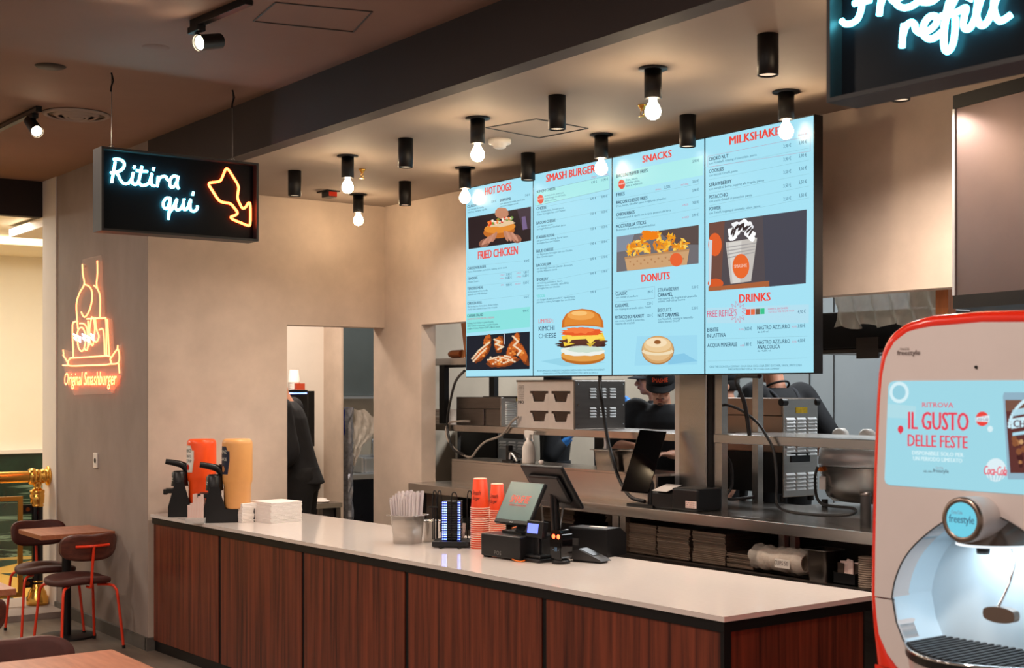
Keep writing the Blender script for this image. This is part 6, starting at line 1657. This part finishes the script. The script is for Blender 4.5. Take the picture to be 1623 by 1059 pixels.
f = MB(); ya_, yb_ = -1.6, -.205; za_, zb_ = .075, .86
f.box(-.012, .012, ya_, yb_, zb_ - .035, zb_).box(-.012, .012, ya_, yb_, za_, za_ + .035).box(-.012, .012, yb_ - .035, yb_, za_ + .035, zb_ - .035).box(-.012, .012, ya_, ya_ + .035, za_ + .035, zb_ - .035)
fr = obj('panel_frame', f, 'brass', t)
obj('panel_glass', MB().box(-.003, .003, ya_ + .035, yb_ - .035, za_ + .035, zb_ - .035), M('pane', (220, 235, 228), .05, alpha=.03, noise=.01, scale=4), fr)
for z in (.755, .175): 
    h_ = obj('panel_hinge', MB().box(-.012, .012, -.205, -.125, z - .035, z + .035), 'black_metal', t)
    obj('hinge_button', MB().cyl((.012, -.168, z), (.022, -.168, z), .016, n=16), 'copper', h_)
# ---------------------------------------------------------------- drinks fountain in the right foreground
YM = 3.0
ax0 = PY(1562, 800, YM).x
t = thing('drinks_fountain', 'red and grey self-service drinks fountain with a lit blue screen in the right foreground', 'drinks machine', (ax0, YM, 0))
def fq(px, py, w=0.0): p = PY(px, py, YM + w); return (p.x - ax0, p.z)
PF = lambda u, v, w: Vector((u, w, v))
M('machine_red', (232, 44, 18), .25, noise=.03, scale=10, coat=.5)
M('machine_grey', (216, 204, 200), .3, noise=.02, scale=8, coat=.2)
M('niche_blue', (206, 224, 234), .65, noise=.02, scale=6)
M('machine_lit', (240, 248, 255), .3, emis=(.8, .92, 1), strength=1.0, noise=.01, scale=6)
def mirror(half):                           # half outline from the bottom up to the axis, mirrored about the machine's centre line
    return half + [(-x, z) for x, z in half[::-1] if abs(x) > .004]
OUT = [fq(*p) for p in [(1383, 1000), (1380, 940), (1381, 860), (1384, 740), (1388, 640), (1391, 590), (1397, 556), (1411, 529), (1436, 511), (1472, 500), (1562, 492)]]
OUT = [(OUT[0][0] + .012, .0), (OUT[0][0] + .008, .6)] + OUT
OUT[-1] = (0, OUT[-1][1]); OUT = mirror(OUT)
INN = [fq(*p) for p in [(1432, 1062), (1412, 1035), (1399, 1005), (1395, 975), (1393, 944), (1394, 860), (1397, 740), (1401, 640), (1405, 592), (1412, 562), (1425, 541), (1447, 525), (1480, 518), (1562, 511)]]
INN[-1] = (0, INN[-1][1])
NL = [fq(*p) for p in [(1440, 1016), (1428, 985), (1421, 945), (1426, 918), (1439, 887), (1460, 860), (1497, 830), (1530, 815), (1562, 810)]]
NL[-1] = (0, NL[-1][1]); NL = NL[:2] + [(v.x, v.y) for v in bez([Vector((x, z, 0)) for x, z in NL[2:]], 6)]
# red shell: back body plus a rounded rim round the front
obj('red_shell', MB().prism(OUT, PF, .16, .80), 'machine_red', t, bevel=.02)
IM = mirror([(INN[0][0] + .25, 0)] + [(INN[0][0] + .12, .6)] + INN)
def ring_strip(a_half, b_half, w0, w1):      # band between two half outlines
    m = MB(); n = len(a_half)
    for sgn in (1, -1):
        A = [Vector((sgn * x, w0, z)) for x, z in a_half]; B = [Vector((sgn * x, w0, z)) for x, z in b_half]
        A2 = [v + Vector((0, w1 - w0, 0)) for v in A]; B2 = [v + Vector((0, w1 - w0, 0)) for v in B]
        vs = A + B + A2 + B2
        fs = []
        for i in range(n - 1):
            fs += [(i, i + 1, n + i + 1, n + i), (2 * n + i, 3 * n + i, 3 * n + i + 1, 2 * n + i + 1), (i, 2 * n + i, 2 * n + i + 1, i + 1), (n + i, n + i + 1, 3 * n + i + 1, 3 * n + i)]
        fs += [(0, n, 3 * n, 2 * n)]
        m.add(vs, fs if sgn == 1 else [f[::-1] for f in fs])
    return m
def resample(h, n):
    d = [0]
    for (xa, za), (xb, zb) in zip(h, h[1:]): d.append(d[-1] + math.hypot(xb - xa, zb - za))
    out = []
    for k in range(n):
        s_ = d[-1] * k / (n - 1); i = max(j for j in range(len(d)) if d[j] <= s_ + 1e-9); i = min(i, len(h) - 2)
        f = (s_ - d[i]) / max(1e-9, d[i + 1] - d[i]); out.append((h[i][0] + (h[i + 1][0] - h[i][0]) * f, h[i][1] + (h[i + 1][1] - h[i][1]) * f))
    return out
o_half = [p for p in OUT if p[0] <= 1e-6][1:]; o_half = [(o_half[0][0], INN[0][1])] + [p for p in o_half if p[1] > INN[0][1]]
rim = MB(); n = 60
Ao, Ai = resample(o_half, n), resample(INN, n)
for sgn in (1, -1):
    vs = []
    for (xa, za), (xb, zb) in zip(Ao, Ai):
        for f, w in ((0, .17), (0, .02), (.05, .006), (.18, -.002), (.6, -.008), (1, -.004), (1.02, .16)):
            vs.append(Vector((sgn * (xa + (xb - xa) * f), w, za + (zb - za) * f)))
    fs = [(j * 7 + i, j * 7 + i + 1, (j + 1) * 7 + i + 1, (j + 1) * 7 + i) for j in range(n - 1) for i in range(6)]
    rim.add(vs, fs if sgn == 1 else [f[::-1] for f in fs], True)
obj('red_rim', rim, 'machine_red', t)
zi = INN[0][1]
obj('lower_door', MB().prism([(OUT[0][0] + .005, .02), (OUT[1][0] + .004, .6), (o_half[0][0], zi), (-o_half[0][0], zi), (-OUT[1][0] - .004, .6), (-OUT[0][0] - .005, .02)], PF, .0, .16), 'machine_red', t, bevel=.012)
# grey fascia: upper part down to the seam, lower part curving in under the niche
zs_ = fq(1400, 945)[1]
up_o = [p for p in INN if p[1] > zs_ - 1e-4]; up_o = [(fq(1393, 944)[0], zs_)] + [p for p in up_o if p[1] > zs_ + .002]
up_i = [(NL[2][0], zs_)] + NL[3:]
lo_o = [p for p in INN if p[1] < zs_ - .003] + [(fq(1393, 946)[0], zs_ - .004)]
lo_i = [(NL[0][0] + .03, lo_o[0][1])] + NL[:2] + [(NL[2][0], zs_ - .004)]
obj('fascia', ring_strip(resample(up_o, 40), resample(up_i, 40), -.018, .06), 'machine_grey', t)
obj('lower_fascia', ring_strip(resample(lo_o, 16), resample(lo_i, 16), -.016, .06), 'machine_grey', t)
# niche
b = MB(); H_ = mirror([(NL[0][0] + .05, fq(1460, 1060)[1])] + NL); N = len(H_); vs = []
for d, k in ((-.012, 1), (.05, 1), (.11, .985), (.135, .95)):
    for x, z in H_: vs.append(Vector((x * k, d, z)))
b.add(vs, [(j * N + i, j * N + i + 1, (j + 1) * N + i + 1, (j + 1) * N + i) for j in range(3) for i in range(N - 1)], True)
b.add(vs[-N:], [tuple(range(N))])
obj('niche', b, 'niche_blue', t)
b = MB().tube([Vector((x, -.0195, z)) for x, z in NL], .0022, 6).tube([Vector((-x, -.0195, z)) for x, z in NL], .0022, 6)
obj('niche_seam', b, 'dark_grey', t)
lamp('fountain_niche_light', 'AREA', (ax0, YM + .05, fq(1545, 826, -.10)[1] - .085), 1.15, (.75, .9, 1), (ax0, YM + .06, .5), .22)
# lit screen with its artwork
SW = -.0195
def sq(px, py, lay=0): x, z = fq(px, py, SW); return Vector((x, SW - .0006 - .0004 * lay, z))
sc_l = [(1408, 612), (1411, 606), (1418, 604), (1562, 603)]; sc_b = [(1562, 776), (1410, 769), (1404, 766), (1402, 759)]
hp = [fq(x, y, SW) for x, y in sc_b[1:]] + [fq(x, y, SW) for x, y in sc_l[:3]]
zt_, zb_ = hp[-1][1], hp[0][1]
hp = [(x, min(zt_, max(zb_, z))) for x, z in hp]
poly_ = hp + [(-x, z) for x, z in hp[::-1]]
obj('screen', MB().prism(poly_, PF, SW, -.017, ink=(160, 216, 230)), 'screen_print', t)
art = MB()
def fp(pts, ink, lay): art.flat([sq(x, y, lay) for x, y in pts], ink)
def disc(x, y, r, ink, lay, n=30, ry=None): fp([(x + r * .9 * math.cos(2 * math.pi * k / n), y + (ry or r) * math.sin(2 * math.pi * k / n)) for k in range(n)][::-1], ink, lay)
def ft(s_, x0, y0, x1, h, ink, bold=.01, shear=0, m=None, lay=6):
    a, b2 = sq(x0, y0, lay), sq(x1, y0, lay); put_text(m if m is not None else art, s_, a, (1, 0, 0), (0, 0, 1), b2.x - a.x, h * 3.45 / FPX, ink, bold, shear)
disc(1425.5, 622, 17, (214, 240, 246), 1); disc(1425.5, 622, 11.5, (150, 206, 222), 2)
fp([(1408, 640), (1452, 644), (1452, 664), (1407, 662)], (176, 220, 230), 1)
CR, CR2 = (232, 72, 92), (246, 120, 120)
ft('RITROVA', 1463, 645.5, 1512, 8, CR, .02)
ft('IL GUSTO', 1441, 680, 1536, 29, CR, .035); ft('DELLE FESTE', 1440, 707, 1534.5, 19.5, CR, .03)
for x0, x1, y in ((1441, 1460, 681), (1441, 1536, 650.8)): pass
ft('DISPONIBILE SOLO PER', 1447, 720.5, 1528, 6.5, (222, 246, 250), .04); ft('UN PERIODO LIMITATO', 1448.5, 729.5, 1526, 6.5, (222, 246, 250), .04)
ft('NEL MIO', 1465, 748.5, 1479, 3, (70, 70, 84), .03); ft('freestyle', 1480, 748.5, 1504.5, 6, (70, 70, 84), .02); ft('Coca-Cola', 1484, 742.5, 1496, 3, (150, 120, 130), .01)
disc(1428, 680.5, 5, (226, 60, 76), 3, ry=6); fp([(1426.5, 686), (1429.5, 686), (1428, 689)][::-1], (226, 60, 76), 3)
disc(1557.5, 664, 11.6, (236, 70, 62), 3); fp([(1546.5, 662), (1569, 658), (1568.8, 669), (1546.8, 668)][::-1], (226, 240, 246), 4); ft('Coca-Cola', 1548, 667, 1567.5, 7, (150, 150, 170), .02, .3, lay=7)
disc(1570, 680, 5, (216, 240, 246), 3)
disc(1579, 745, 18.5, (222, 240, 246), 3, ry=18.5)
for k in range(5): fp([(1566 + k * 6, 752), (1569 + k * 6, 752), (1571 + k * 4, 762), (1569.5 + k * 4, 762)][::-1], (170, 214, 226), 4)
ft('Coca-Cola', 1561, 752, 1597, 14, (232, 76, 96), .03, .3, lay=7)
# glass of cola
fp([(1590, 628), (1592, 622), (1680, 622), (1682, 628), (1680, 760), (1598, 760)][::-1], (146, 178, 196), 2)
fp([(1594, 640), (1680, 640), (1678, 750), (1602, 750)][::-1], (96, 52, 48), 3); fp([(1594, 634), (1680, 634), (1680, 652), (1595, 652)][::-1], (120, 84, 70), 4)
r_.seed(21)
for k in range(30): disc(1608 + r_.random() * 66, 692 + r_.random() * 50, 3 + 3 * r_.random(), r_.choice([(176, 120, 76), (140, 86, 56), (206, 160, 110), (70, 34, 34)]), 4 + k % 3, 8)
for a0 in range(12): disc(1601 + 12 * (1 - math.cos(a0 * .25)) , 676 - 40 * math.sin(a0 * .13), 3, (206, 236, 246), 7, 10)
fp([(1606, 650), (1660, 640), (1660, 650), (1606, 660)][::-1], (176, 214, 228), 7); fp([(1604, 664), (1664, 654), (1664, 670), (1604, 680)][::-1], (206, 236, 246), 7); ft('CHERRY', 1608, 677, 1660, 11, (90, 60, 70), .05, 0, lay=9)
fp([(1606, 686), (1660, 678), (1660, 684), (1606, 691)][::-1], (176, 220, 236), 7)
obj('screen_artwork', art, 'screen_print', t)
m = MB()
def gt(s_, x0, y0, x1, h, ink, bold=.02):
    a, b2 = sq(x0, y0), sq(x1, y0); put_text(m, s_, a, (1, 0, 0), (0, 0, 1), b2.x - a.x, h * 3.45 / FPX, ink, bold)
gt('Coca-Cola', 1427, 555, 1441, 4, (140, 116, 110)); gt('freestyle', 1422, 563, 1458, 8, (134, 110, 106))
obj('fascia_lettering', m, 'ink_print', t)
c_ = sq(1547, 582)
obj('camera_dot', MB().cyl(c_ + Vector((0, -.001, 0)), c_ + Vector((0, .004, 0)), .0042, n=14), 'rubber', t)
# spout with lit round badge
zc = fq(1545, 826, -.10)[1]; xc = 0.0
def yc(r0, w0, r1, w1, m=None, n=44): return (m or MB()).cyl((xc, w0, zc), (xc, w1, zc), r0, r1, n)
Rb = 37 * 3.3 / FPX
obj('spout_housing', MB().lathe([(0, .0), (Rb * .92, 0), (Rb, .006), (Rb, .03), (Rb * .97, .13)], m=Matrix.Rotation(-math.pi / 2, 3, 'X'), c=(xc, -.10, zc), n=48), 'machine_grey', t)
obj('badge_ring', MB().lathe([(Rb * .76, -.001), (Rb * .80, -.004), (Rb * .97, -.003), (Rb * 1.0, .006)], m=Matrix.Rotation(-math.pi / 2, 3, 'X'), c=(xc, -.10, zc), n=48), 'copper_steel', t)
m = MB(); m.add([(xc + Rb * .76 * math.cos(2 * math.pi * k / 40), -.1015, zc + Rb * .76 * math.sin(2 * math.pi * k / 40)) for k in range(40)], [tuple(range(40))], ink=(116, 208, 230))
put_text(m, 'freestyle', (xc - Rb * .62, -.1025, zc - .008), (1, 0, 0), (0, 0, 1), Rb * 1.26, .020, (70, 96, 120), .02); put_text(m, 'Coca-Cola', (xc - Rb * .5, -.1025, zc + .014), (1, 0, 0), (0, 0, 1), Rb * .55, .009, (120, 120, 140), .01)
obj('badge', m, 'screen_print', t)
b = MB(); vs = []; N = 30; K = 8
for k in range(K + 1):
    f = k / K
    for i in range(N + 1):
        a = math.pi * i / N
        vs.append(Vector((xc - .105 * math.cos(a) * (.55 + .45 * math.sin(f * math.pi / 2)), .10 - .17 * math.sin(a) * (.5 + .5 * f), zc + .02 - .085 * f)))
b.add(vs, [(k * (N + 1) + i, k * (N + 1) + i + 1, (k + 1) * (N + 1) + i + 1, (k + 1) * (N + 1) + i) for k in range(K) for i in range(N)], True)
obj('canopy', b, 'steel', t)
obj('canopy_light', MB().prism([(v.x, v.y) for v in vs[-(N + 1):]], lambda u, v, w: Vector((u, v, w)), zc - .071, zc - .0655), 'machine_lit', t)
obj('nozzle', MB().cyl((xc, -.01, zc - .072), (xc, -.01, zc - .092), .018, .016, 20), 'rubber', t)
lv_ = MB().tube(bez([(xc + .05, .03, zc - .07), (xc + .07, .02, zc - .10), (xc + .068, -.0, zc - .16), (xc + .048, -.02, zc - .225)], 6), .0035, 8)
lev = obj('lever_wire', lv_, 'chrome', t)
pz = zc - .238
obj('lever_paddle', MB().prism([(.045 * math.cos(2 * math.pi * k / 24), .020 * math.copysign(abs(math.sin(2 * math.pi * k / 24)) ** .6, math.sin(2 * math.pi * k / 24))) for k in range(24)], lambda u, v, w: Vector((xc + .058 + u, -.02 + w, pz + v)), -.012, .012, smooth=True), 'copper_steel', lev, bevel=.004)
# drip tray
zt_ = fq(1442, 1013, -.02)[1]
b = MB(); P_ = [(-.22 + .44 * k / 24, -.03 - .15 * math.sin(math.pi * k / 24) ** .8) for k in range(25)]
P_ = P_ + [(.22, .12), (-.22, .12)]
up = lambda u, v, w: Vector((u, v, w))
obj('drip_tray', MB().prism(P_, up, zt_ - .03, zt_ - .008), 'black_plastic', t)
b = MB()
for k in range(20):
    x = -.2 + .4 * k / 19; yf = -.03 - .145 * math.sin(math.pi * (x + .22) / .44) ** .8
    b.box(x - .0045, x + .0045, yf + .012, .11, zt_ - .008, zt_ - .002)
gr_ = obj('tray_grille', b, 'dark_grey', t)
obj('tray_edge', MB().tube([Vector((u, v - .002, zt_ - .006)) for u, v in P_[:25]], .004, 8), 'chrome', t)
b = MB(); vs = []; K = 7
for k in range(K + 1):
    f = k / K
    for u, v in P_[:25]: vs.append(Vector((u * (1 - .22 * f), (v + .03) * (1 - .75 * f ** 1.3) - .03 + .02 * f, zt_ - .012 - .30 * f)))
b.add(vs, [(k * 25 + i, k * 25 + i + 1, (k + 1) * 25 + i + 1, (k + 1) * 25 + i) for k in range(K) for i in range(24)], True)
obj('tray_bowl', b, 'machine_grey', t)
